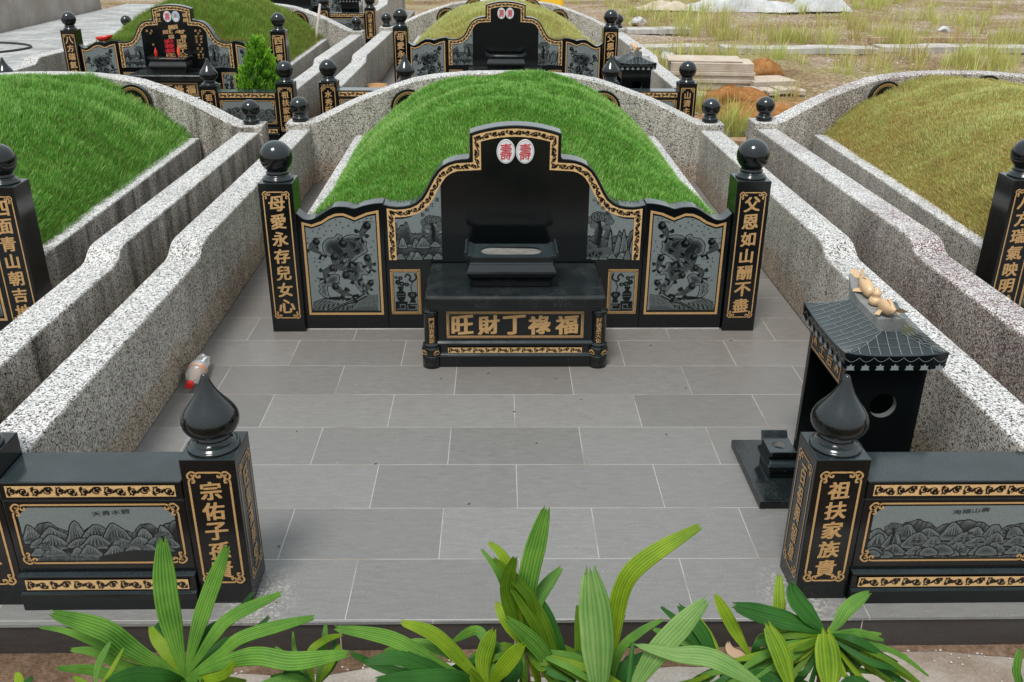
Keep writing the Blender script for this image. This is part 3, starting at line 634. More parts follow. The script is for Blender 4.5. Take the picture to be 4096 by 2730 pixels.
def scape_draw(sg):
    def d(c):
        rng = random.Random(3 if sg < 0 else 8); x0, x1 = (-.663, -.407) if sg < 0 else (.407, .663); W = .256; z0 = .427; H = .27
        if sg < 0:
            layers(c, rng, x0, x1, z0, z0 + H, 3, H * .26, 6, H * .14, .56)
            c.line([(x0, z0 + H * .3), (x1, z0 + H * .33)], H * .015, .6); c.line([(x0 + W * .3, z0 + H * .26), (x0 + W * .8, z0 + H * .3)], H * .035, .25)
            pine(c, x0 + W * .8, z0 + H * .36, H * .62); pagoda(c, x0 + W * .68, z0 + H * .36, H * .1, 3); pagoda(c, x0 + W * .14, z0 + H * .36, H * .1, 2)
            rocks_row(c, rng, x0, x1, z0, z0 + H, .3, .16, .12, 4, True); rocks_row(c, rng, x0, x1, z0, z0 + H, .03, .13, .13, 5, True)
            for q in range(0): c.rock(catmull([(x0 + W * (.45 + .15 * q), z0 + H * .02), (x0 + W * (.5 + .15 * q), z0 + H * .2), (x0 + W * (.68 + .15 * q), z0 + H * .16), (x0 + W * (.72 + .12 * q), z0)], 4, True), H * .06, H * .012, .6)
        else:
            layers(c, rng, x0, x1, z0, z0 + H, 3, H * .34, 6, H * .16, .5)
            pine(c, x0 + W * .25, z0 + H * .34, H * .72)
            rocks_row(c, rng, x0 + W * .45, x1 + W * .05, z0, z0 + H, .12, .56, .14, 4, True); rocks_row(c, rng, x0, x1, z0, z0 + H, .04, .14, .1, 6, True)
            for q in range(0): c.rock(catmull([(x0 + W * (.55 + .1 * q), z0 + H * .05), (x0 + W * (.6 + .1 * q), z0 + H * (.72 - .1 * abs(q - 1))), (x0 + W * (.66 + .1 * q), z0 + H * .3), (x0 + W * (.72 + .1 * q), z0 + H * .04)], 4, True), H * .07, H * .01, .62)
            c.poly([(x0, z0 + H * .22), (x0 + W * .5, z0 + H * .28), (x0 + W * .6, z0 + H * .12), (x0, z0 + H * .08)], .3)
            for q in range(4): c.circ(x0 + W * (.08 + .07 * q), z0 + H * (.1 + .03 * (q % 2)), H * .07, 0.0); c.ring(x0 + W * (.08 + .07 * q), z0 + H * (.1 + .03 * (q % 2)), H * .05, H * .008, .4)
    return d
def vase_draw(sg):
    def d(c):
        x0 = -.69 if sg < 0 else .55; W = .14; z0 = .11; H = .245
        def X(u): return x0 + W * (u if sg < 0 else 1 - u)
        def P(l): return [(X(a), z0 + H * b_) for a, b_ in l]
        c.poly(P([(.05, .02), (.95, .02), (.95, .2), (.55, .2), (.55, .26), (.05, .26)]), 0.0)
        for l in ([(.12, .07), (.45, .07), (.45, .18), (.25, .18), (.25, .12)], [(.55, .16), (.55, .06), (.9, .06), (.9, .16), (.68, .16)]): c.line(P(l), H * .012, .55)
        c.poly(P(catmull([(.18, .28), (.42, .28), (.5, .46), (.38, .54), (.42, .62), (.16, .62), (.22, .54), (.1, .46)], 4, True)), 0.0)
        c.line(P([(.12, .44), (.48, .44)]), H * .008, .5); c.line(P([(.14, .38), (.46, .38)]), H * .006, .45)
        c.poly(P([(.62, .22), (.92, .22), (.86, .32), (.98, .42), (.9, .5), (.62, .5), (.55, .42), (.7, .32)]), 0.0); c.ring(X(.77), z0 + H * .42, H * .03, H * .008, .5)
        for u, v, r in ((.2, .74, .075), (.36, .7, .07), (.3, .84, .06), (.12, .86, .045), (.55, .68, .06)):
            for q in range(6): c.circ(X(u) + W * r * 1.1 * math.cos(q * 1.047), z0 + H * v + H * r * .55 * math.sin(q * 1.047), H * r * .36, 0.0)
            c.circ(X(u), z0 + H * v, H * r * .22, .5)
        c.line(P(catmull([(.5, .88), (.6, .94), (.72, .86), (.66, .8), (.78, .76), (.94, .84), (.9, .94)], 5)), H * .022, 0.0)
        for l in ([(.3, .62), (.3, .7)], [(.24, .62), (.18, .74)], [(.34, .62), (.5, .7)], [(.75, .5), (.7, .62), (.8, .76)]): c.line(P(l), H * .012, 0.0)
    return d

# ---------------------------------------------------------------- one grave, built round the foot of its headstone (front face Y=0, floor Z=0)
BALL = [(.0835, 0), (.0835, .010), (.078, .014), (.075, .0155), (.074, .021), (.067, .026), (.061, .028), (.059, .034), (.0625, .038), (.0625, .043), (.055, .046), (.056, .050), (.0545, .053)]
BALL += [(.0885 * math.sin(a), .1235 - .0885 * math.cos(a)) for a in [R(40) + R(138) * i / 17 for i in range(18)]] + [(.0005, .212)]
WBALL = [(r * 1.14, z * 1.1) for r, z in [(.062, 0), (.062, .032), (.058, .036), (.05, .04), (.048, .046), (.051, .05), (.051, .054), (.045, .057)] + [(.073 * math.sin(a), .118 - .073 * math.cos(a)) for a in [R(36) + R(142) * i / 15 for i in range(16)]] + [(.0005, .191)]]
ONION = [(.086, 0), (.086, .008), (.081, .012), (.079, .0125), (.076, .018), (.068, .022), (.066, .0225), (.062, .03), (.054, .034), (.057, .038), (.057, .042), (.051, .045), (.053, .049), (.049, .052)] + \
        [(.07, .058), (.083, .068), (.0905, .082), (.0935, .098), (.0915, .115), (.084, .132), (.0715, .150), (.057, .168), (.043, .187), (.0315, .206), (.0225, .225), (.0155, .244), (.0105, .258), (.006, .264), (.0005, .266)]
SLAB = [(0.7245, 0), (0.7245, .747), (.69, .738), (.652, .734), (.615, .736), (.58, .743), (.547, .758), (.517, .784), (.497, .814), (.479, .848), (.452, .898), (.424, .938), (.395, .963), (.361, .981), (.325, .992), (.291, .998), (.262, 1.0), (.252, 1.004), (.2465, 1.015), (.246, 1.137), (.2, 1.152), (.15, 1.164), (.1, 1.173), (.05, 1.178), (0, 1.18)]
def offset_path(path, d):
    P = [np.array(p, float) for p in path]; out = []
    for i in range(len(P)):
        d1 = P[i] - P[max(i - 1, 0)]; d2 = P[min(i + 1, len(P) - 1)] - P[i]
        if i == 0: d1 = d2
        if i == len(P) - 1: d2 = d1
        d1 /= np.linalg.norm(d1); d2 /= np.linalg.norm(d2); n1 = np.array([-d1[1], d1[0]]); n2 = np.array([-d2[1], d2[0]]); m_ = n1 + n2; m_ /= np.linalg.norm(m_); out.append(P[i] + m_ * d / max(.5, m_.dot(n1)))
    return out
def back_y(x): return 3.27 + .34 * (1 - (min(abs(x), 1.74) / 1.74) ** 2)
back_z = lerp([(0, .918), (.2, .917), (.36, .913), (.62, .893), (.8, .866), (1.02, .80), (1.27, .715), (1.4, .66), (1.52, .607), (1.62, .562), (1.70, .537), (1.9, .535)])
def bz(x): return back_z(abs(x))
FRONT_Z = ([0, .3, .4, .45, .5, .55, .65, .72, .78, .884, .96, 1.03, 1.074, 1.12, 1.165, 1.22, 1.31], [.84, .84, .82, .80, .775, .748, .726, .738, .74, .714, .722, .704, .676, .64, .57, .47, .39])
def mound_z(x, y, H=.73, back=.36):
    u = np.clip(np.abs(x) / 1.27, 0, 1); t = np.clip((y - .1) / 1.15, 0, 1); t = t * t * (3 - 2 * t)
    return (1 - t) * np.interp(np.abs(x), *FRONT_Z) + t * (.385 + (1 - u ** 2.35) * H * (1 - back * np.clip((y - 2.2) / 1.25, 0, 1) ** 2))
def pillar_face(text, hz, fr, cols=(.068, .085, .82), ch=None, style=.012):
    """gilt corner frame + vertical verse"""
    w, z0, z1 = cols; fm = MB(); corner_frame(fm, -w, w, z0, z1, .042, .0062, fr)
    return fm
def frame_part(key, w, z0, z1, c, fr, parent, lw=.0062):
    def mk():
        mb = MB(); corner_frame(mb, -w, w, z0, z1, c, lw, fr); return mb
    return part('gilt_frame', key, mk, 'gold', parent)

def make_pillar(loc, text, key, label, hz=.878, group='tall black pillars beside the tombstones'):
    t = thing('ball_pillar', loc, label, 'pillar', group)
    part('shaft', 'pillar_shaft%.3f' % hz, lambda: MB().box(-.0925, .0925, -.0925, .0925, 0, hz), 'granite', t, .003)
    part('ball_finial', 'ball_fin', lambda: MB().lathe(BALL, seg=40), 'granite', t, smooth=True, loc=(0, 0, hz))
    frame_part('pillar_frame', .069, .088, .825, .052, F_(0, -.0925), t, .0066)
    n = len(text); part('inscription', 'verse' + text, lambda: text_mb([(ch, 0, .76 - .6 * i / (n - 1), None, .082, .03, False) for i, ch in enumerate(text)], F_(0, -.0925)), 'gold', t)
    return t
def make_post(loc, front, side, sg, label, finial='onion', code=None, group='short black posts of the balustrades'):
    t = thing('balustrade_post', loc, label, 'post', group)
    part('shaft', 'post_shaft', lambda: MB().box(-.0905, .0905, -.0925, .0925, 0, .583), 'granite', t, .003)
    if finial == 'onion': part('onion_finial', 'onion_fin', lambda: MB().lathe(ONION, seg=44), 'granite', t, smooth=True, loc=(0, 0, .583))
    else: part('ball_finial', 'ball_fin', None, 'granite', t, loc=(0, 0, .583))
    frame_part('post_frame', .067, .092, .535, .056, F_(0, -.0925), t, .0072)
    n = len(front); part('inscription', 'post' + front, lambda: text_mb([(ch, 0, .465 - .32 * i / (n - 1), None, .068, .032, False) for i, ch in enumerate(front)], F_(0, -.0925)), 'gold', t)
    if side:
        fr = FR_(.0905) if sg > 0 else FL_(-.0905)
        frame_part('post_frame_s%d' % sg, .067, .082, .535, .056, fr, t, .0055)
        part('inscription', 'post_s' + side, lambda: text_mb([(ch, 0, .465 - .32 * i / (n - 1), .05, .072, .02, False) for i, ch in enumerate(side)], fr), 'gold', t)
    if code: part('plot_number', 'code' + code, lambda: text_mb([(code, 0, .556, .125, .02, .012, False)], F_(0, -.0925)), 'gold', t)
    return t
def make_rail(loc, w, text, seed, kind, label):
    """balustrade panel, w wide, centred, front face local Y=0"""
    t = thing('stone_railing', loc, label, 'stone railing', 'carved black railings')
    h = w / 2; k = 'rail%.3f' % w
    part('slab', k + 'slab', lambda: MB().box(-h, h, 0, .16, 0.14, .43), 'granite', t, .003)
    part('coping', k + 'cop', lambda: MB().box(-h, h, -.004, .185, .432, .503), 'granite', t, .004)
    part('plinth', k + 'pl', lambda: MB().box(-h, h, -.03, .18, 0, .068).rings([[(-h, a, z), (h, a, z), (h, .17, z), (-h, .17, z)] for a, z in ((-.029, .0695), (-.019, .0705), (-.018, .10), (-.016, .122), (-.022, .13), (-.022, .137), (-.004, .1385))]), 'granite', t, .002)
    bw = w - .045
    part('scroll_band', k + 'b1', lambda: strip_mesh('scroll_band', [(-bw / 2, .468), (bw / 2, .468)], .043, .0021, lambda L, hh: scroll_draw(L, hh, .077), F_(0, -.004)), 'gilt_band', t)
    part('scroll_band', k + 'b2', lambda: strip_mesh('scroll_band', [(-bw / 2, .104), (bw / 2, .104)], .041, .0021, lambda L, hh: scroll_draw(L, hh, .077), F_(0, -.0235)), 'gilt_band', t)
    def fr_():
        mb = MB(); corner_frame(mb, -bw / 2 + .004, bw / 2 - .004, .178, .413, .06, .007, F_(0, 0)); return mb
    part('gilt_frame', k + 'fr', fr_, 'gold', t)
    x0, x1 = -bw / 2 + .018, bw / 2 - .018
    part('landscape_plate', k + kind, lambda: plate_mesh('landscape_plate', x0, x1, lambda x: .188, lambda x: .403, int(w * 420), 96, bank_draw(x0, x1, .188, .403, seed, kind), .78), 'etched_stone', t)
    part('caption', k + text, lambda: text_mb([(text, .05, .383, .125, .018, .0, False)], F_(0, -.0016)), 'etched_black', t)
    return t
def make_wing(sg, loc, label):
    t = thing('wing_panel', loc, label, 'stone panel', 'wing panels of the tombstones')
    pts = [(sg * x, z) for x, z in ([(.7255, 0)] + [(1.2055, 0)] + catmull(WING_TOP[::-1], 3))]
    if sg < 0: pts = pts[::-1]
    part('slab', 'wing%d' % sg, lambda: MB().prism(pts, 0, .105), 'granite', t, .003)
    def fr_():
        mb = MB(); ribbon(mb, [(sg * x, z) for x, z in offset_path([(.751, .098)] + GILT_TOP + [(1.18, .098)], -.007)], .0135, F_(0, 0), closed=True); return mb
    part('gilt_frame', 'wingfr%d' % sg, fr_, 'gold', t)
    top = lerp([(sg * x, z - .024) for x, z in GILT_TOP]); xa, xb = sorted((sg * .771, sg * 1.16))
    part('goldfish_plate', 'fish%d' % sg, lambda: plate_mesh('goldfish_plate', xa, xb, lambda x: .118, top, 150, 200, fish_draw(sg), .8), 'etched_stone', t)
    return t
def make_headstone(loc, label, names=None):
    t = thing('headstone', loc, label, 'headstone', 'black tombstones of the graves')
    half = SLAB; pts = [(-x, z) for x, z in half] + [(x, z) for x, z in half[:-1][::-1]]
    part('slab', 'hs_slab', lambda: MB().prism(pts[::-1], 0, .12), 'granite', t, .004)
    # scroll band: it follows the shoulders of the stone and runs down both edges
    c_ = [(-x, z) for x, z in half[1:]] + [(x, z) for x, z in half[1:-1][::-1]]
    core = [p for p in c_ if True]
    band = [(-.6845, .425)] + [tuple(p) for p in offset_path([(-.7245, .7425)] + core[1:-1] + [(.7245, .7425)], -.0385)][1:-1] + [(.6845, .425)]
    band = [band[0], (-.6845, .7)] + [p for p in band[1:-1] if abs(p[0]) < .655] + [(.6845, .7), band[-1]]
    b2 = [band[0]]
    for p in band[1:]:
        q = b2[-1]
        if abs(p[0]) > .19 and abs(p[0]) < .3 and p[1] > .955 and p[1] < 1.05: continue
        b2.append(p)
    out = []
    for p in b2:
        if out and out[-1][0] < -.25 and p[0] > -.25: out += [(-.2065, .9605)]
        if out and -.1 < out[-1][0] < .25 and p[0] > .25: out += [(.2065, .9605)]
        out.append(p)
    part('scroll_border', 'hs_band', lambda: strip_mesh('scroll_border', out, .0425, .003, lambda L, hh: vine_draw(L, hh, .044), F_(0, 0)), 'gilt_band', t)
    for sg in (-1, 1):
        top = lerp([(sg * x, z) for x, z in ((.663, .664), (.62, .665), (.58, .674), (.547, .69), (.517, .716), (.49, .76), (.465, .8), (.44, .84), (.42, .868), (.407, .884))]); xa, xb = sorted((sg * .407, sg * .662))
        p = part('landscape_plate', 'scape%d' % sg, lambda: plate_mesh('landscape_plate', xa, xb, lambda x: .427, top, 104, 150, scape_draw(sg), .8, n=.0011), 'etched_stone', t)
        cap = '漓江帆影' if sg < 0 else '山明水秀'; pos = [(-.43, .775), (-.457, .745), (-.484, .718), (-.508, .69)] if sg < 0 else [(.437, .778), (.462, .757), (.486, .731), (.51, .7)]
        part('caption', 'cap' + cap, lambda: text_mb([(c, a, b_, None, .023, 0, False) for c, (a, b_) in zip(cap, pos)], F_(0, -.0014)), 'etched_black', t)
        vx0, vx1 = sorted((sg * .535, sg * .705))
        def kf():
            mb = MB(); key_frame(mb, vx0, vx1, .095, .369, .0155, F_(0, 0)); return mb
        part('key_frame', 'vkey%d' % sg, kf, 'gold', t)
        part('vase_plate', 'vase%d' % sg, lambda: plate_mesh('vase_plate', vx0 + .019, vx1 - .019, lambda x: .113, lambda x: .351, 54, 96, vase_draw(sg), .8), 'etched_stone', t)
        # oval porcelain portraits
        cx = .0515 * sg
        def ov(k=1.0, y=-.004): return [(cx + .0495 * k * math.cos(2 * PI * i / 40), 1.041 + .0655 * k * math.sin(2 * PI * i / 40)) for i in range(40)]
        o = part('oval_plaque', 'oval%d' % sg, lambda: MB().prism(ov(), -.008, .0), 'white_enamel', t, .002)
        def rim():
            mb = MB(); ribbon(mb, ov(.9), .0012, F_(0, -.008), .001, True); return mb
        part('rim_line', 'ovrim%d' % sg, rim, 'black_rubber', o)
        if names and sg > 0:
            part('portrait_ground', 'ptr0', lambda: MB().prism(ov(.88), -.0092, -.008), 'portrait_blue', o)
            part('portrait_shirt', 'ptr1', lambda: MB().prism([(cx + a, 1.041 + b_) for a, b_ in ((-.03, -.045), (-.012, -.054), (.012, -.054), (.03, -.045), (.026, -.02), (.012, -.008), (-.012, -.008), (-.026, -.02))], -.0098, -.0093), 'portrait_shirt', o)
            part('portrait_face', 'ptr2', lambda: MB().prism([(cx + .0165 * math.cos(2 * PI * i / 20), 1.05 + .024 * math.sin(2 * PI * i / 20)) for i in range(20)], -.0104, -.0099), 'portrait_skin', o)
        else:
            part('longevity_sign', 'shou%d' % sg, lambda: text_mb([('壽', cx, 1.041, .062, .088, .006, False)], F_(0, -.008)), 'red_paint', o)
    if names:
        def ins(key, items, nm='inscription'): part(nm, key, lambda: text_mb(items, F_(0, 0)), 'gold', t)
        ins('nm1', [('晉', -.158, 1.06, .046, .04, .03, False), ('江', -.158, 1.0, .05, .042, .03, False)], 'place_name'); ins('nm2', [('福', .16, 1.06, .046, .046, .03, False), ('建', .16, 1.0, .046, .042, .03, False)], 'place_name')
        ins('nm3', [('顯', 0, .915, .125, .05, .03, False), ('妣', -.075, .86, .125, .048, .03, False), ('考', .08, .86, .125, .048, .03, False), ('諡', -.035, .803, .07, .046, .03, False), ('諱', .115, .803, .07, .046, .03, False)])
        ins('nm4', [(c, .08, .745 - .056 * i, .12, .049, .035, False) for i, c in enumerate('亞獅丁公府')]); ins('nm5', [(c, -.075, .577 - .056 * i, .12, .049, .035, False) for i, c in enumerate('氏孺')])
        ins('nm6', [(c, .33, z, .028, .026, .02, False) for c, z in (('生', .875), ('癸', .775), ('未', .74), ('五', .66), ('廿', .585), ('八', .553))] + [('1943', .335, .808, .036, .022, .01, False)], 'date_column')
        ins('nm7', [(c, .275, z, .028, .026, .02, False) for c, z in (('終', .875), ('乙', .775), ('巳', .74), ('正', .66), ('初', .585), ('八', .553))] + [('2025', .275, .808, .036, .022, .01, False)], 'date_column')
        ins('nm8', [(c, .305, z, .028, .026, .02, False) for c, z in (('于', .84), ('年', .705), ('月', .62))], 'date_column')
        ins('nm9', [(c, x, z, .028, .026, .02, False) for c, x, z in (('終', -.33, .87), ('生', -.27, .87), ('于', -.29, .838), ('年', -.275, .705), ('月', -.268, .615), ('日', -.255, .52))], 'date_column')
        part('red_inscription', 'names_red', lambda: text_mb([(c, -.075, .745 - .056 * i, .12, .049, .035, False) for i, c in enumerate('彩蓉蔡')], F_(0, 0)), 'red_paint', t)
    return t
def make_table(loc, label):
    t = thing('offering_table', loc, label, 'stone table', 'offering tables of the graves')
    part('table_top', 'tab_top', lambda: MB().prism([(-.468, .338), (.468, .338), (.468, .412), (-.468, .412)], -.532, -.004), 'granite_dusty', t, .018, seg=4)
    part('cornice', 'tab_corn', lambda: MB().box(-.445, .445, -.51, -.01, .322, .3375), 'granite', t, .004)
    part('body', 'tab_body', lambda: MB().box(-.41, .41, -.485, -.01, .15, .3215).rings([[(-.41, a, z), (.41, a, z), (.41, -.01, z), (-.41, -.01, z)] for a, z in ((-.506, 0), (-.506, .058), (-.512, .062), (-.512, .068), (-.5, .072), (-.495, .08), (-.492, .11), (-.497, .124), (-.507, .128), (-.507, .137), (-.496, .1495))]), 'granite', t, .002)
    def kf():
        mb = MB(); key_frame(mb, -.36, .36, .161, .312, .0135, F_(0, -.485)); return mb
    part('key_frame', 'tab_key', kf, 'gold', t)
    part('inscription', 'tab_txt', lambda: text_mb([(c, x, .236, w * 1.06, .102, .04, False) for c, x, w in zip('旺財丁祿福', (-.277, -.139, -.006, .127, .271), (.1, .1, .105, .105, .105))], F_(0, -.485)), 'gold', t)
    part('scroll_band', 'tab_band', lambda: strip_mesh('scroll_band', [(-.355, .0955), (.355, .0955)], .031, .002, lambda L, hh: scroll_draw(L, hh, .065), F_(0, -.4965)), 'gilt_band', t)
    for sg, tx in ((-1, '門招喜氣新'), (1, '好德承天佑')):
        c = part('column', 'tab_col', lambda: MB().lathe([(.05, 0), (.05, .062), (.047, .068), (.045, .07), (.05, .078), (.0535, .09), (.0535, .1), (.05, .116), (.044, .123), (.046, .127), (.046, .132), (.039, .137), (.0375, .145), (.0375, .3), (.041, .304), (.041, .309), (.037, .313), (.044, .3215)], seg=32), 'granite', t, smooth=True, loc=(.4415 * sg, -.481, 0))
        def fr(u, v, n): return ((.0375 + n) * math.sin(u / .0375 - .12 * sg), -(.0375 + n) * math.cos(u / .0375 - .12 * sg), v)
        part('inscription', 'col' + tx, lambda: text_mb([(ch, 0, .275 - .029 * i, None, .027, .012, False) for i, ch in enumerate(tx)], fr), 'gold', c)
        def bl():
            mb = MB()
            for a0 in (-.75, .55):
                def f2(u, v, n): return ((.0535 + n) * math.sin(u / .0535 + a0), -(.0535 + n) * math.cos(u / .0535 + a0), v)
                for q in range(5):
                    an = PI * (.1 + .2 * q); flat_poly(mb, [(math.cos(an) * .003 + .0045 * math.cos(k) * .8 + math.cos(an) * .009, .094 + math.sin(an) * .011 + .0055 * math.sin(k)) for k in [2 * PI * i / 8 for i in range(8)]], f2, .002 + .0003 * q)
                ribbon(mb, catmull([(-.018, .092), (-.012, .084), (-.004, .084), (0, .09), (.004, .084), (.012, .084), (.018, .092)], 3), .003, f2, .002)
            return mb
        part('blossom', 'col_bl', bl, 'gold', c)
    return t
def stadium(cx, cy, a, b_, k=48):
    out = []
    for i in range(k):
        th = 2 * PI * i / k; c, s = math.cos(th), math.sin(th); out.append((cx + (a - b_) * (1 if c > 0 else -1) * (1 if abs(c) > 1e-9 else 0) + b_ * c, cy + b_ * s))
    return out
def rectring(cx, cy, a, b_, k=48):
    out = []
    for i in range(k):
        th = 2 * PI * i / k; c, s = math.cos(th), math.sin(th); m_ = max(abs(c) , abs(s)); m_ = max(abs(c), abs(s)); out.append((cx + a * c / m_, cy + b_ * s / m_))
    return out
def make_burner(loc, label):
    t = thing('incense_burner', loc, label, 'incense burner', 'stone incense burners on the tables')
    prof = [(.204, .105, 0), (.204, .105, .034), (.207, .108, .038), (.216, .118, .046), (.23, .134, .066), (.234, .138, .085), (.231, .136, .096), (.218, .118, .128), (.217, .116, .138)]
    part('body', 'brn_body', lambda: MB().rings([[(-a, -b_, z), (a, -b_, z), (a, b_, z), (-a, b_, z)] for a, b_, z in prof]), 'granite', t, .006, seg=3)
    def tray():
        mb = MB(); o = rectring(0, 0, .216, .112); i_ = stadium(0, 0, .162, .062)
        mb.rings([[(x, y, .1385) for x, y in o], [(x, y, .166) for x, y in o], [(x, y, .166) for x, y in i_], [(x, y, .142) for x, y in i_]], cap1=True); return mb
    part('tray', 'brn_tray', tray, 'granite', t)
    part('ash', 'brn_ash', lambda: MB().add([(x, y, .158 + .002 * math.sin(40 * x)) for x, y in stadium(0, 0, .1615, .0615)], [tuple(range(48))]), 'ash', t)
    for sg in (-1, 1):
        pts = [(.196, .1665), (.212, .1665), (.224, .158), (.236, .158), (.246, .168), (.249, .182), (.243, .193), (.233, .196), (.229, .19), (.234, .183), (.228, .175), (.216, .178)]
        pts = [(sg * x, z) for x, z in pts]
        part('scroll_ear', 'brn_ear%d' % sg, lambda: MB().prism(pts if sg > 0 else pts[::-1], -.112, .112), 'granite', t, .002)
    return t
def make_wall(loc, mat, label, arms=(-1, 1), posts=(-1, 1), medals=((-.885, .655), (.885, .645), (-.45, .79), (.45, .79)), signs=('左', '右', '日', '月'), fin=True):
    t = thing('boundary_wall', loc, label, 'terrazzo wall', 'speckled terrazzo walls round the graves')
    for sg in arms:
        x0, x1 = sorted((sg * 1.722, sg * 1.905))
        prof = [(3.262, 0), (3.262, .482), (1.2, .520), (.25, .541), (.06, .545), (.0, .541), (-.045, .527), (-.075, .507), (-.11, .488), (-.16, .48), (-.6, .486), (-2.19, .512), (-2.19, 0)]
        def arm():
            return MB().rings([[(x0, y, z) for y, z in prof], [(x1, y, z) for y, z in prof]])
        part('wall_arm', 'arm%d' % sg + mat, arm, mat, t, .012)
        if sg in posts:
            xa, xb = sorted((sg * 1.718, sg * 1.935))
            p = part('corner_post', 'cpost%d' % sg + mat, lambda: MB().box(xa, xb, 3.264, 3.50, 0, .534), mat, t, .012)
            if fin: part('ball_finial', 'wball', lambda: MB().lathe(WBALL, seg=36), 'granite', p, smooth=True, loc=(sg * 1.822, 3.375, .534))
    def back():
        xs = np.linspace(-1.74, 1.74, 61); rg = []
        for x in xs:
            y = back_y(x); dy = -2 * .34 * x / 1.74 ** 2; nn = np.array([-dy, 1.0]); nn /= np.linalg.norm(nn); z = bz(x)
            k = .18; a = (x, y); c = (x + nn[0] * k, y + nn[1] * k); e = .012
            rg.append([(a[0], a[1], 0), (c[0], c[1], 0), (c[0], c[1], z - e), (c[0] - nn[0] * e, c[1] - nn[1] * e, z), (a[0] + nn[0] * e, a[1] + nn[1] * e, z), (a[0], a[1], z - e)])
        return MB().rings(rg)
    part('back_wall', 'backwall' + mat, back, mat, t)
    for i, (mx, mz) in enumerate(medals):
        d = part('medallion', 'medal%.2f' % mx, lambda: MB().prism([(.16 * math.cos(2 * PI * k / 40), .16 * math.sin(2 * PI * k / 40)) for k in range(40)], -.016, .02), 'granite', t, .003, loc=(mx, back_y(mx) - .012 - .03 * abs(mx), mz))
        d.rotation_euler[2] = -math.atan(.68 * mx / 1.74 ** 2) * .0 - mx * .22
        def ringm():
            mb = MB(); k = 28
            for r in (.117, .138): ribbon(mb, [(r * math.cos(2 * PI * q / 56), r * math.sin(2 * PI * q / 56)) for q in range(56)], .003, F_(0, -.016), closed=True)
            for q in range(k):
                a0 = 2 * PI * q / k
                ribbon(mb, [((.1205 + .0145 * b_) * math.cos(a0 - a * .2), (.1205 + .0145 * b_) * math.sin(a0 - a * .2)) for a, b_ in ((.1, 0), (.1, 1), (.95, 1), (.95, .35), (.45, .35), (.45, .62))], .0032, F_(0, -.016))
            return mb
        part('gilt_ring', 'medal_ring', ringm, 'gold', d)
        part('medal_sign', 'msign' + signs[i], lambda: text_mb([(signs[i], 0, 0, .14, .14, .035, False)], F_(0, -.016)), 'gold', d)
    return t
def make_kerb(sg, loc, mat, label):
    t = thing('mound_kerb', loc, label, 'kerb', 'terrazzo kerbs along the mounds')
    xa, xb = sorted((sg * 1.17, sg * 1.345))
    part('kerb_stone', 'kerb%d' % sg + mat, lambda: MB().box(xa, xb, .125, back_y(1.34) - .015, 0, .405), mat, t, .012)
    return t
GR = np.random.RandomState(11)
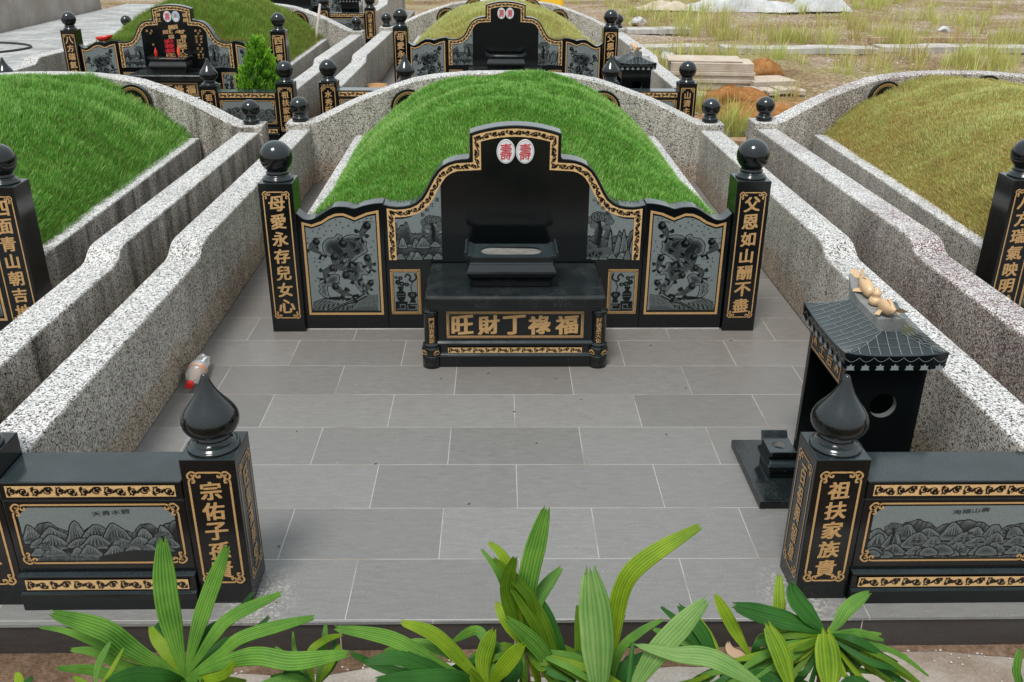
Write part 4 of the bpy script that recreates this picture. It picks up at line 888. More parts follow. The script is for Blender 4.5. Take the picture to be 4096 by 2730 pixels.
def make_mound(loc, turf, gmat, label, nbl, hb, seed, tone=(0.55, .2), dry_edge=.0, back=.36, patch=None, H=.71):
    t = thing('grass_mound', loc, label, 'grass mound', 'turf covered burial mounds')
    rng = np.random.RandomState(seed); ph = rng.uniform(0, 6, 8)
    def wob(x, y): return .016 * np.sin(3.1 * x + ph[0]) * np.sin(2.7 * y + ph[1]) + .011 * np.sin(7.3 * x + 2.2 * y + ph[2]) + .008 * np.sin(11 * y - 5 * x + ph[3]) + .009 * np.sin(13 * y + 1.5 * np.sin(2 * x + ph[4])) + .006 * np.sin(23 * x + 9 * y + ph[7]) * np.sin(21 * y - 8 * x)
    def zf(x, y): return mound_z(x, y, H, back) + wob(x, y) * np.clip((1.25 - np.abs(x)) / .15, 0, 1) * np.clip((y - .12) / .2, 0, 1)
    xs = np.linspace(-1.255, 1.255, 80); ys = np.linspace(.125, 1, 90); ymax = lambda x: back_y(x) - .008
    def soil():
        mb = MB(); V = []; F = []
        for j, q in enumerate(ys):
            for x in xs: y = .125 + (q - .125) / .875 * (ymax(x) - .125); V.append((x, y, float(zf(np.array(x), np.array(y))) - .012))
        n = len(xs)
        for j in range(len(ys) - 1):
            for i in range(n - 1): F.append((j * n + i, j * n + i + 1, (j + 1) * n + i + 1, (j + 1) * n + i))
        # skirt down to the floor so the mound is solid
        edge = [i for i in range(n)] + [j * n + n - 1 for j in range(1, len(ys))] + [(len(ys) - 1) * n + i for i in range(n - 2, -1, -1)] + [j * n for j in range(len(ys) - 2, 0, -1)]
        base = len(V)
        for e in edge: V.append((V[e][0], V[e][1], 0.0))
        for k in range(len(edge)): k2 = (k + 1) % len(edge); F.append((edge[k], base + k, base + k2, edge[k2]))
        return mb.add(V, F)
    part('turf', None, soil, turf, t, smooth=True)
    # the grass: every blade is a bent tapering strip
    x = rng.uniform(-1.27, 1.27, nbl) + rng.normal(0, .012, nbl); q = rng.uniform(0, 1, nbl); y = .1 + q * (np.array([ymax(a) for a in x]) - .1)
    z = zf(x, np.maximum(y, .125)) - .014
    cl = .5 + .5 * np.sin(5.1 * x + 1.7 * np.sin(3.3 * y) + ph[5]) * np.sin(4.3 * y + 1.9 * np.sin(2.9 * x) + ph[6])
    cl2 = .5 + .5 * np.sin(17 * x + 2 * np.sin(13 * y + ph[0])) * np.sin(19 * y + 2 * np.sin(15 * x + ph[1])); big = np.sin(1.9 * x + ph[2] + 1.3 * np.sin(1.7 * y)) * np.sin(2.3 * y + ph[3] + x)
    edge = np.clip((np.abs(x) - 1.13) / .13, 0, 1)
    L = rng.uniform(.55, 1.25, nbl) * hb * (.55 + .5 * cl + .5 * cl2); an = rng.uniform(0, 2 * PI, nbl); lean = rng.uniform(.1, .75, nbl) ** 1.2
    if patch: L = np.where((x - patch[0]) ** 2 + ((y - patch[1]) * .7) ** 2 < patch[2] ** 2 * rng.uniform(.3, 1.3, nbl), L * .3, L)
    e = .01; gx = (zf(x + e, y) - zf(x - e, y)) / (2 * e); gy = (zf(x, y + e) - zf(x, y - e)) / (2 * e); nv = np.stack([-gx, -gy, np.ones(nbl)], 1); nv[:, 2] += .6; nv /= np.linalg.norm(nv, axis=1)[:, None]
    dr = np.stack([np.cos(an), np.sin(an) - .1, np.zeros(nbl)], 1); sd = np.stack([-np.sin(an), np.cos(an), np.zeros(nbl)], 1) * (rng.uniform(.0011, .0024, nbl))[:, None]
    p0 = np.stack([x, y, z], 1); p1 = p0 + nv * (L * .55)[:, None] + dr * (L * .18 * lean)[:, None]; p2 = p0 + nv * (L * .85)[:, None] + dr * (L * .62 * lean)[:, None]
    co = np.stack([p0 - sd, p0 + sd, p1 - sd * .85, p1 + sd * .85, p2], 1).reshape(-1, 3)
    b0 = np.arange(nbl)[:, None] * 5; tr = np.concatenate([b0 + [[0, 1, 3]], b0 + [[0, 3, 2]], b0 + [[2, 3, 4]]], 1).reshape(-1, 3)
    tn = np.clip(rng.normal(tone[0], tone[1], nbl) + .16 * (cl - .5) + .22 * (cl2 - .5) + .13 * big - .35 * edge * dry_edge - .3 * dry_edge * (y < .2), 0, 1)
    tn = np.where(rng.rand(nbl) < .07, rng.uniform(0, .15, nbl), tn)
    if patch: tn = np.where((x - patch[0]) ** 2 + ((y - patch[1]) * .7) ** 2 < patch[2] ** 2 * rng.uniform(.4, 1.6, nbl), 0, tn)
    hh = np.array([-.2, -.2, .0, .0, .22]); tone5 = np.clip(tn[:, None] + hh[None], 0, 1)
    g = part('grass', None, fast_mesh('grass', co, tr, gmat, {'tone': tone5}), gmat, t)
    g['kind'] = 'stuff'
    return t

# ---------------------------------------------------------------- ground, terraces, paths
struct('waste_ground', MB().add([(x, y, -.15 + (.05 * math.sin(x * 1.3 + y * .7) * math.sin(y * .9 - x * .4) if y > 4.5 and (x > 2.2 or y > 19) else 0)) for y in np.linspace(-14, 60, 75) for x in np.linspace(-50, 50, 101)],
       [(j * 101 + i, j * 101 + i + 1, (j + 1) * 101 + i + 1, (j + 1) * 101 + i) for j in range(74) for i in range(100)]), 'waste_soil', smooth=True)
def slab(name, x0, x1, y0, y1, z, zb=-.149):
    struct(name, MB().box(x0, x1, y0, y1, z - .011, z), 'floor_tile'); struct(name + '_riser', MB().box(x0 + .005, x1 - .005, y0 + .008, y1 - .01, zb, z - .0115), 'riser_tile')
slab('terrace_floor', -6.4, 6.5, -2.474, 3.95, 0.0)
slab('upper_terrace_floor', -2.09, 2.12, 4.5, 11.05, .07); slab('left_upper_terrace_floor', -6.25, -2.1, 4.7, 11.3, 0.0); slab('far_terrace_floor', -6.2, -1.95, 11.9, 18.4, .17)
struct('garden_path', MB().add([(-9, -3.0, -.144), (9, -3.0, -.144), (9, -2.47, -.144), (-9, -2.47, -.144)], [(0, 1, 2, 3)]), 'path_concrete')
struct('planting_bed', MB().add([(-9, -6.5, -.138), (9, -6.5, -.138), (9, -3.0, -.138), (-9, -3.0, -.138)], [(0, 1, 2, 3)]), 'earth_brown')
rs = random.Random(5)
xs = [-7 + .06 * i for i in range(234)]
def soil_w(x): return .035 + .03 * math.sin(x * 3.1) + .03 * math.sin(x * 7.7 + 1) + .05 * max(0, math.sin(x * .9 + 2.2)) + .05 * (x < -1.0) + rs.uniform(0, .012)
struct('soil_strip', MB().add([p for x in xs for p in ((x, -2.466, -.132), (x, -2.475 - max(.01, soil_w(x)), -.141))], [(2 * i, 2 * i + 1, 2 * i + 3, 2 * i + 2) for i in range(len(xs) - 1)]), 'earth_brown')
for nm, xa, xb, y0, y1, z in (('drain_strip', -2.17, -1.906, -2.15, 4.2, .004), ('drain_strip', 1.94, 2.21, -2.15, 3.4, .004), ('drain_strip', -2.25, -1.86, 5.0, 10.9, .006)):
    struct(nm, MB().add([(xa, y0, z), (xb, y0, z), (xb, y1, z), (xa, y1, z)], [(0, 1, 2, 3)]), 'earth_brown')
struct('paved_yard', MB().box(-10.05, -6.24, 5.0, 22.0, -.14, .0), 'grey_pavers')

# ---------------------------------------------------------------- the graves
GX = {'front middle': (0, 0, 0), 'left': (-4.07, -.03, -.02), 'right': (4.135, .02, .012), 'rear left': (-4.105, 7.3, 0.0), 'rear middle': (.045, 7.06, .08), 'farthest': (-4.05, 14.3, .18)}
def at(g, x, y, z=0): o = GX[g]; return (o[0] + x, o[1] + y, o[2] + z)
def where(g, sg): return 'on the %s of the %s grave' % ('left' if sg < 0 else 'right', g)
VL, VR = '母愛永存兒女心', '父恩如山酬不盡'; WL, WR = '八方瑞氣映明堂', '四面青山朝吉地'
g = 'front middle'
make_headstone(at(g, 0, 0), 'large black tombstone with two white ovals behind the nearest offering table, no names carved')
make_wing(-1, at(g, 0, 0), 'goldfish panel left of the front middle tombstone'); make_wing(1, at(g, 0, 0), 'goldfish panel right of the front middle tombstone')
make_pillar(at(g, -1.296, .0575), VL, 0, 'nearest tall pillar with a gold verse beginning with mother, left of the front tombstone', .872)
make_pillar(at(g, 1.302, .0575), VR, 0, 'nearest tall pillar with a gold verse beginning with father, right of the front tombstone', .888)
make_table(at(g, -.006, 0), 'black offering table with five big gold characters on its front, nearest to the camera')
make_burner(at(g, -.026, -.285, .412), 'empty stone incense burner with ash tray on the nearest offering table')
make_wall(at(g, 0, 0), 'terrazzo', 'speckled grey wall with two sloping arms enclosing the front middle grave', medals=((-.87, .635), (.87, .63)), signs=('左', '右'))
make_kerb(-1, at(g, 0, 0), 'terrazzo', 'low terrazzo kerb left of the bright green mound'); make_kerb(1, at(g, 0, 0), 'terrazzo', 'low terrazzo kerb right of the bright green mound')
make_mound(at(g, 0, 0), 'turf_green', 'grass_green', 'bright green grass mound behind the front middle tombstone', 175000, .033, 1, (.64, .2), .25, .4, (-.17, 2.75, .13))
make_post(at(g, -1.05, -2.28), '宗佑子孫賢', '旺氣滿華堂', 1, 'onion topped post with bottle behind it, left of the front opening')
make_post(at(g, 1.028, -2.28, -.012), '祖扶家族貴', '百祖興留章', -1, 'onion topped post in front of the nearest shrine, right of the front opening')
make_post(at(g, -1.828, -2.28), '水秀旺人丁', None, 1, 'ball topped post cut by the left photo edge, at the end of the mountain panel', 'ball')
make_post(at(g, 1.852, -2.28, -.018), '山清主富貴', None, -1, 'ball topped post cut by the right photo edge, at the end of the seaside panel', 'ball')
make_rail(at(g, -1.439, -2.372), .595, '天青水碧', 21, 'peaks', 'front left balustrade panel engraved with steep peaks and pagodas')
make_rail(at(g, 1.44, -2.372, -.014), .64, '海福山壽', 33, 'hills', 'front right balustrade panel engraved with rounded hills and a bridge')
t = thing('mortar_line', (0, 0, 0), 'thin pale mortar line along the foot of the front middle tombstone', 'mortar')
for xa, xb in ((-1.2, -.5), (.5, 1.2)): part('fillet', None, MB().box(xa, xb, -.007, -.0005, .0005, .005), 'pale_concrete', t)
g = 'left'
make_pillar(at(g, 1.3, .0575), WR, 0, 'tall pillar cut by the left photo edge, before the dark green mound')
make_wing(1, at(g, 0, 0), 'goldfish panel at the left photo edge behind the mountain balustrade')
make_headstone(at(g, 0, 0), 'black tombstone of the left grave, just outside the left photo edge')
make_wall(at(g, 0, 0), 'terrazzo_grimy', 'grimy speckled wall enclosing the left grave with the dark green mound', medals=((.78, .69), (-.885, .645)), signs=('右', '左'))
make_kerb(1, at(g, 0, 0), 'terrazzo_grimy', 'grimy low kerb along the right side of the left green mound')
make_mound(at(g, 0, 0), 'turf_green', 'grass_green', 'long haired dark green grass mound cut by the left photo edge', 140000, .055, 2, (.58, .24), .4, .1, None, .585)
g = 'right'
make_pillar(at(g, -1.3, .0575), WL, 0, 'tall pillar cut by the right photo edge, before the dry yellow mound')
make_wing(-1, at(g, 0, 0), 'goldfish panel of the right grave, at the right photo edge')
make_headstone(at(g, 0, 0), 'black tombstone of the right grave, just outside the right photo edge')
make_wall(at(g, 0, 0), 'terrazzo_red', 'reddish speckled wall enclosing the right grave with the dry yellow mound', medals=((-.7, .70), (-.24, .715), (.24, .745)), signs=('左', '日', '月'))
make_kerb(-1, at(g, 0, 0), 'terrazzo', 'low terrazzo kerb left of the dry yellow mound')
make_mound(at(g, 0, 0), 'turf_dry', 'grass_dry', 'dry yellow brown grass mound on the right', 150000, .032, 3, (.6, .24), .6, .05, None, .525)
g = 'rear left'
make_headstone(at(g, 0, 0), 'black tombstone carved with gold and red names and a portrait oval', True)
make_wing(-1, at(g, 0, 0), 'goldfish panel left of the tombstone with names'); make_wing(1, at(g, 0, 0), 'goldfish panel behind the small conifer')
make_pillar(at(g, -1.3, .0575), WL, 0, 'tall pillar standing before the grey paved yard, left of the tombstone with names')
make_pillar(at(g, 1.3, .0575), WR, 0, 'tall pillar right of the small conifer beside the tombstone with names')
make_table(at(g, 0, 0), 'offering table in front of the tombstone with names')
make_burner(at(g, 0, -.27, .412), 'stone incense burner holding red candles, before the tombstone with names')
make_wall(at(g, 0, 0), 'terrazzo', 'speckled wall enclosing the grave with carved names', medals=((.885, .655), (-.885, .645)), signs=('右', '左'))
make_kerb(1, at(g, 0, 0), 'terrazzo', 'low kerb with the wooden pole standing at its far end'); make_kerb(-1, at(g, 0, 0), 'terrazzo', 'low kerb beside the paved yard, left of the mound with names')
make_mound(at(g, 0, 0), 'turf_green', 'grass_mixed', 'patchy green and straw grass mound behind the tombstone with names', 80000, .07, 4, (.5, .2), .5, .3, None, .78)
make_post(at(g, -1.05, -2.28), '宗佑子孫賢', None, 1, 'onion topped post at the left photo edge, before the paved yard')
make_post(at(g, 1.04, -2.28), '祖扶家族貴', None, -1, 'onion topped post left of the small conifer')
make_post(at(g, 1.83, -2.28, .03), '祖扶家族貴', None, 1, 'ball topped post right of the small conifer, with a family verse', 'ball')
make_rail(at(g, 1.435, -2.372, .02), .62, '海福山壽', 33, 'hills', 'balustrade panel with rounded hills below the small conifer')
make_rail(at(g, -1.435, -2.372), .62, '天青水碧', 21, 'peaks', 'balustrade panel of the grave with names, hidden by the left green mound')
g = 'rear middle'
make_headstone(at(g, 0, 0), 'black tombstone with two white ovals directly behind the front green mound')
make_wing(-1, at(g, 0, 0), 'goldfish panel left of the rear middle tombstone'); make_wing(1, at(g, 0, 0), 'goldfish panel right of the rear middle tombstone')
make_pillar(at(g, -1.296, .0575), VL, 0, 'tall pillar with mother verse left of the rear middle tombstone')
make_pillar(at(g, 1.302, .0575), VR, 0, 'tall pillar with father verse right of the rear middle tombstone')
make_table(at(g, 0, 0), 'offering table mostly hidden by the top of the front green mound')
make_burner(at(g, 0, -.27, .412), 'empty stone incense burner before the rear middle tombstone')
make_wall(at(g, 0, 0), 'terrazzo', 'pale speckled wall enclosing the rear middle grave beside the waste ground')
make_kerb(-1, at(g, 0, 0), 'terrazzo', 'low kerb left of the yellowish rear middle mound'); make_kerb(1, at(g, 0, 0), 'terrazzo', 'low kerb right of the yellowish rear middle mound')
make_mound(at(g, 0, 0), 'turf_dry', 'grass_dry', 'yellowish green grass mound behind the rear middle tombstone', 65000, .05, 5, (.66, .2), .7, .2, None, .6)
make_post(at(g, -1.05, -2.28), '宗佑子孫賢', '旺氣滿華堂', 1, 'onion topped post before the left goldfish panel of the rear middle grave')
make_post(at(g, 1.04, -2.28), '祖扶家族貴', '百祖興留章', -1, 'onion topped post left of the rear shrine')
make_post(at(g, -1.83, -2.28), '水秀旺人丁', None, 1, 'ball topped post carved with plot number UB-2-821', 'ball', 'UB-2-821')
make_post(at(g, 1.83, -2.28), '山清主富貴', '旺', -1, 'ball topped post right of the rear shrine, next to the tile stack', 'ball')
make_rail(at(g, -1.435, -2.372), .62, '天青水碧', 21, 'peaks', 'balustrade panel right of the post with the plot number')
make_rail(at(g, 1.435, -2.372), .62, '海福山壽', 33, 'hills', 'balustrade panel in front of the rear shrine')
g = 'farthest'
make_headstone(at(g, 0, 0), 'farthest tombstone at the top of the photo'); make_wing(1, at(g, 0, 0), 'goldfish panel of the farthest grave at the top of the photo')
make_pillar(at(g, 1.3, .0575), VR, 0, 'farthest tall pillar at the top of the photo')
make_table(at(g, 0, 0), 'offering table of the farthest grave at the top of the photo')
make_wall(at(g, 0, 0), 'terrazzo', 'farthest speckled wall at the top of the photo', medals=(), signs=())
make_post(at(g, 1.04, -2.28), '祖扶家族貴', None, -1, 'farthest onion topped post, cut by the top of the photo')
make_post(at(g, 1.83, -2.28), '山清主富貴', None, 1, 'farthest ball topped post with a verse on mountains and riches', 'ball')
make_rail(at(g, 1.435, -2.372), .62, '海福山壽', 33, 'hills', 'farthest balustrade panel behind the leaning wooden pole')

# ---------------------------------------------------------------- shrines of the earth god
def make_shrine(loc, label):
    t = thing('earth_god_shrine', loc, label, 'small shrine', 'small black roofed shrines')
    def near():
        mb = MB(); cx, cz, r = .005, .466, .053; x0, x1, z0, z1 = -.165, .15, 0, .637
        an = sorted([2 * PI * i / 40 for i in range(40)] + [math.atan2(z - cz, x - cx) % (2 * PI) for x in (x0, x1) for z in (z0, z1)]); o = []; i_ = []
        for a in an:
            c, s = math.cos(a), math.sin(a); k = min([(q - cx) / c for q in (x0, x1) if abs(c) > 1e-9 and (q - cx) / c > 0] + [(q - cz) / s for q in (z0, z1) if abs(s) > 1e-9 and (q - cz) / s > 0])
            o.append((cx + c * k, cz + s * k)); i_.append((cx + c * r, cz + s * r))
        n = len(an); V = [(x, -.21, z) for x, z in o] + [(x, -.21, z) for x, z in i_] + [(x, -.18, z) for x, z in i_] + [(x, -.18, z) for x, z in o]
        F = []
        for k in range(n):
            j = (k + 1) % n
            for a in range(4): b_ = (a + 1) % 4; F.append((a * n + k, a * n + j, b_ * n + j, b_ * n + k))
        return mb.add(V, F)
    part('side_wall', 'shr_near', near, 'granite', t)
    part('hole_lining', 'shr_hole', lambda: MB().rings([[(.005 + .0525 * math.cos(2 * PI * i / 40), y, .466 + .0525 * math.sin(2 * PI * i / 40)) for i in range(40)] for y in (-.2085, -.18)], False, False), 'hole_stone', t)
    part('side_wall', 'shr_far', lambda: MB().box(-.165, .15, .18, .21, 0, .637), 'granite', t, .003)
    part('rear_wall', 'shr_back', lambda: MB().box(.12, .1485, -.1795, .1795, 0, .637), 'granite', t)
    part('sign_board', 'shr_sign', lambda: MB().box(-.165, -.14, -.1795, .1795, .535, .637), 'granite', t, .002)
    def sg_():
        mb = MB(); fr = FL_(-.165); ribbon(mb, [(-.165, .548), (.165, .548), (.165, .625), (-.165, .625)], .007, fr, closed=True)
        for u in (-.13, .13):
            for q in range(5): a = PI * (.1 + .2 * q); flat_poly(mb, [(u + .012 * math.cos(a) + .009 * math.cos(k), .578 + .016 * math.sin(a) + .011 * math.sin(k)) for k in [2 * PI * i / 8 for i in range(8)]], fr, .002 + .0003 * q)
        return mb
    part('gilt_border', 'shr_gilt', sg_, 'gold', t)
    part('sign_text', 'shr_txt', lambda: text_mb([('土', -.045, .587, .055, .055, .035, False), ('后', .045, .587, .055, .055, .035, False)], FL_(-.165)), 'gold', t)
    HX, HY = (.196, .034), (.254, .165)
    def rz(s): return .70 + .062 * s ** 1.25
    def dims(s): return HX[0] + (HX[1] - HX[0]) * s, HY[0] + (HY[1] - HY[0]) * s
    def roof():
        rg = []
        def ring(a, b_, z, lift):
            out = []
            for sx, sy in ((-1, -1), (1, -1), (1, 1), (-1, 1)):
                nx, ny = {(-1, -1): (1, -1), (1, -1): (1, 1), (1, 1): (-1, 1), (-1, 1): (-1, -1)}[(sx, sy)]
                for k in range(10):
                    f = k / 10; e = abs(2 * f - 1) ** 3; out.append((a * (sx + (nx - sx) * f), b_ * (sy + (ny - sy) * f), z + lift * e))
            return out
        rg = [ring(.165, .21, .638, 0), ring(HX[0] - .004, HY[0] - .004, .638, .012), ring(HX[0], HY[0], .699, .016)]
        for i in range(1, 11): s = i / 10; a, b_ = dims(s); rg.append(ring(a, b_, rz(s), .016 * (1 - s) ** 3))
        return MB().rings(rg)
    part('roof', 'shr_roof', roof, 'granite', t)
    def tiles():
        mb = MB(); w = .0011
        def strip(p, q): 
            p = Vector(p); q = Vector(q); d = (q - p).normalized(); s_ = d.cross(Vector((0, 0, 1))).normalized() * w; u = Vector((0, 0, .0025)); mb.add([p - s_ + u, p + s_ + u, q + s_ + u, q - s_ + u], [(0, 1, 2, 3)])
        def lift(f, s): return .016 * abs(f) ** 3 * (1 - s) ** 3
        for sx in (-1, 1):
            n = 13
            for i in range(n + 1):
                y = -HY[0] * .93 + 2 * HY[0] * .93 * i / n; prev = None; smax = min(1, max(0, (HY[0] - abs(y)) / (HY[0] - HY[1]))) if abs(y) > HY[1] else 1
                for k in range(9):
                    s = .03 + (smax - .03) * k / 8; a, b_ = dims(s); p = (sx * a, y, rz(s) + lift(y / b_, s))
                    if prev: strip(prev, p)
                    prev = p
                for k in range(2):
                    s = .3 + .4 * k + (.2 if i % 2 else 0)
                    if i < n and s < min(.95, smax): a, b_ = dims(s); y2 = y + 2 * HY[0] * .93 / n; strip((sx * a, y, rz(s) + lift(y / b_, s)), (sx * a, y2, rz(s) + lift(y2 / b_, s)))
        for sy in (-1, 1):
            n = 9
            for i in range(n + 1):
                x = -HX[0] * .9 + 2 * HX[0] * .9 * i / n; prev = None; smax = min(1, (HX[0] - abs(x)) / (HX[0] - HX[1])) if abs(x) > HX[1] else 1
                for k in range(9):
                    s = .03 + (smax - .03) * k / 8; a, b_ = dims(s); p = (x, sy * b_, rz(s) + lift(x / a, s))
                    if prev: strip(prev, p)
                    prev = p
                for k in range(2):
                    s = .35 + .35 * k + (.15 if i % 2 else 0)
                    if i < n and s < min(.95, smax): a, b_ = dims(s); x2 = x + 2 * HX[0] * .9 / n; strip((x, sy * b_, rz(s) + lift(x / a, s)), (x2, sy * b_, rz(s) + lift(x2 / a, s)))
            for sx in (-1, 1):
                prev = None
                for k in range(9):
                    s = .04 + .92 * k / 8; a, b_ = dims(s); p = (sx * a * .9, sy * b_ , rz(s) + lift(.9, s))
                    if prev: strip(prev, p)
                    prev = p
        for fr, h in ((F_(0, -HY[0] + .002), HX[0]), (FL_(-HX[0] + .002), HY[0])):
            n = int(round(h / .028)); st = 2 * h / n
            for i in range(n):
                u0 = -h + st * i; ribbon(mb, [(u0 + st * j / 8, .694 - .017 * math.sin(PI * j / 8)) for j in range(9)], .0016, fr, .0035)
                c = u0 + st / 2
                flat_poly(mb, [(c - .017, .642), (c + .017, .642), (c + .012, .652), (c + .015, .66), (c + .006, .659), (c, .668), (c - .006, .659), (c - .015, .66), (c - .012, .652)], fr, .0035)
        return mb
    part('etched_tiles', 'shr_tiles', tiles, 'grey_line', t)
    def rdg():
        pts = [(-.163, .752), (.185, .752), (.195, .79), (.225, .85), (.205, .84), (.17, .812), (.09, .795), (-.07, .795), (-.13, .8), (-.178, .822), (-.172, .79)]
        n = len(pts); return MB().add([(-.038, y, z) for y, z in pts] + [(.046, y, z) for y, z in pts], [tuple(range(n - 1, -1, -1)), tuple(range(n, 2 * n))] + [(i, (i + 1) % n, (i + 1) % n + n, i + n) for i in range(n)])
    part('ridge', 'shr_ridge', rdg, 'rough_stone', t, .004)
    for sy, y0 in ((1, .12), (-1, -.085)):
        def carp():
            mb = MB(); d = -sy
            body = [(0, .0, .016), (.018, .004, .026), (.04, .008, .03), (.065, .01, .024), (.085, .014, .014), (.1, .022, .008)]
            mb.rings([[(r * .8 * math.cos(2 * PI * k / 14), -d * (x - .04), .026 + zz + r * math.sin(2 * PI * k / 14)) for k in range(14)] for x, zz, r in body])
            for q in (-1, 1): mb.add([(0, -d * .055, .05), (q * .008, -d * .085, .07), (q * .028, -d * .1, .062), (q * .02, -d * .07, .045), (0, -d * .055, .042)], [(0, 1, 2, 3, 4)])
            mb.rings([[(.006 * math.cos(k), -d * y, z + .004 * math.sin(k)) for k in [2 * PI * i / 6 for i in range(6)]] for y, z in ((-.01, .054), (.01, .066), (.03, .06), (.045, .05))])
            for q in (-1, 1): mb.add([(q * .02, -d * -.01, .02), (q * .045, -d * .012, .012), (q * .036, -d * .028, .014), (q * .02, -d * .015, .026)], [(0, 1, 2, 3)])
            return mb
        o = part('carp_ornament', 'carp%d' % sy, carp, 'carp_gold', t, smooth=True, loc=(.004, y0, .795)); o.scale = (1.1, 1.3, 1.05)
    part('gourd_ornament', 'gourd', lambda: MB().lathe([(.012, 0), (.026, .008), (.028, .02), (.022, .032), (.014, .038), (.019, .046), (.018, .056), (.009, .064), (.004, .072), (.0005, .078)], seg=20), 'carp_gold', t, smooth=True, loc=(.004, .018, .795))
    return t
make_shrine((1.385, -1.6, 0), 'small black shrine with carp on its roof, nearest one on the right')
make_shrine((1.43, 5.46, .08), 'small black shrine left of the tile stack on the rear terrace')
make_shrine((-2.62, 12.7, .18), 'farthest small black shrine at the top of the photo')
t = thing('base_plate', (1.13, -1.58, 0), 'black granite slab on the tiles before the nearest shrine', 'stone slab')
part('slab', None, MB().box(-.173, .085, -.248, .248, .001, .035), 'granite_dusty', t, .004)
t = thing('joss_holder', (1.09, -1.58, .035), 'small black joss stick holder with a round hole, on the slab before the nearest shrine', 'incense holder')
part('foot', None, MB().rings([[(-a, -b_, z), (a, -b_, z), (a, b_, z), (-a, b_, z)] for a, b_, z in ((.052, .075, .001), (.052, .075, .03), (.06, .085, .042), (.066, .09, .06), (.058, .08, .075), (.05, .066, .085))]), 'granite', t, .003)
def jt():
    mb = MB(); o = rectring(0, 0, .056, .062, 40); i_ = [(.031 * math.cos(2 * PI * k / 40), .031 * math.sin(2 * PI * k / 40)) for k in range(40)]
    return mb.rings([[(x, y, .0855) for x, y in o], [(x, y, .118) for x, y in o], [(x, y, .118) for x, y in i_], [(x, y, .092) for x, y in i_]], cap1=True)
part('cup', None, jt, 'granite', t)
part('cup_lining', None, MB().rings([[(.0305 * math.cos(2 * PI * k / 40), .0305 * math.sin(2 * PI * k / 40), z) for k in range(40)] for z in (.0935, .1175)], False, False), 'rough_stone', t)
for sy in (-1, 1): part('scroll_ear', None, MB().add([(x, sy * y, z) for x in (-.056, .056) for y, z in ((.063, .1), (.064, .118), (.074, .128), (.088, .14), (.096, .138), (.086, .122), (.078, .105))], [(0, 1, 2, 3, 4, 5, 6), (13, 12, 11, 10, 9, 8, 7)] + [(i, i + 7, (i + 1) % 7 + 7, (i + 1) % 7) for i in range(7)]), 'granite', t, .003)
# candles in the burner of the grave with names
for i, (x, h, w) in enumerate(((-.165, .125, .02), (.115, .15, .02))):
    c = thing('red_candle', at('rear left', x, -.27, .412 + .14), ('shorter' if i == 0 else 'taller') + ' red candle standing in the incense burner before the carved names', 'candle', 'red candles in the burner')
    part('wax', None, MB().lathe([(.004, .03), (.012, .036), (w * .8, .06), (w, h * .7), (w * .6, h), (.004, h + .02), (.0005, h + .03)], seg=14), 'candle_wax' if i else 'red_lacquer', c, smooth=True); part('stick', None, MB().lathe([(.0025, -.01), (.0025, .034)], seg=8), 'wicker', c)
c = thing('joss_stick', at('rear left', -.01, -.27, .412 + .14), 'thin red joss stick between the two candles', 'joss stick'); part('stick', None, MB().lathe([(.0025, 0), (.0025, .07), (.0015, .09)], seg=8), 'red_lacquer', c)
t = thing('paper_cup', at('rear left', -.9, .05, .738), 'crumpled red paper cup lying on top of the left goldfish panel', 'paper cup')
part('shell', None, MB().rings([[((r + .006 * math.sin(5 * k)) * math.cos(k) * 1.4, r * .9 * math.sin(k), z + .2 * r * math.cos(k)) for k in [2 * PI * i / 24 for i in range(24)]] for r, z in ((.03, .004), (.062, .03), (.078, .062), (.07, .06), (.052, .03))]), 'red_lacquer', t, smooth=True)
# ---------------------------------------------------------------- plastic bottle against the left wall
t = thing('plastic_bottle', (-1.638, -.8, .049), 'crushed clear plastic bottle with a red cap, against the left wall', 'bottle', rz=R(3))
rb = random.Random(2)
def bot():
    rg = []
    for y, r in ((.02, .013), (.03, .014), (.045, .022), (.065, .036), (.09, .045), (.12, .047), (.16, .046), (.2, .044), (.235, .04), (.26, .042), (.285, .04), (.305, .036), (.315, .028)):
        cr = max(0, (y - .19)) * 5; rg.append([((r + cr * .014 * math.sin(3 * a + y * 60)) * math.cos(a), y, (r * (1 - cr * .35) + cr * .012 * math.sin(4 * a + y * 45)) * math.sin(a) - cr * .004) for a in [2 * PI * k / 26 for k in range(26)]])
    return MB().rings(rg)
part('body', None, bot, 'clear_plastic', t, smooth=True)
cy = lambda y0, y1, r: MB().rings([[(r * math.cos(a), y, r * math.sin(a)) for a in [2 * PI * k / 26 for k in range(26)]] for y in (y0, y1)])
part('cap', None, cy(-.012, .02, .0185), 'red_lacquer', t, .003)
lb = part('label_band', None, cy(.122, .172, .0478), 'label_orange', t)
for nm, y0, y1, mt in (('label_stripe', .172, .176, 'label_white'), ('label_stripe', .176, .184, 'label_blue'), ('label_stripe', .184, .188, 'label_white')): part(nm, None, cy(y0, y1, .0482), mt, lb)
def sw():
    mb = MB(); f = lambda u, v, n: ((.0478 + n) * math.sin(u / .0478), .147 + v, (.0478 + n) * math.cos(u / .0478))
    for o in (-.03, -.005, .02): ribbon(mb, spiral(o, 0, .013, .003, 0, 1.4), .004, f, .0012)
    return mb
part('label_swirl', None, sw, 'label_white', lb)
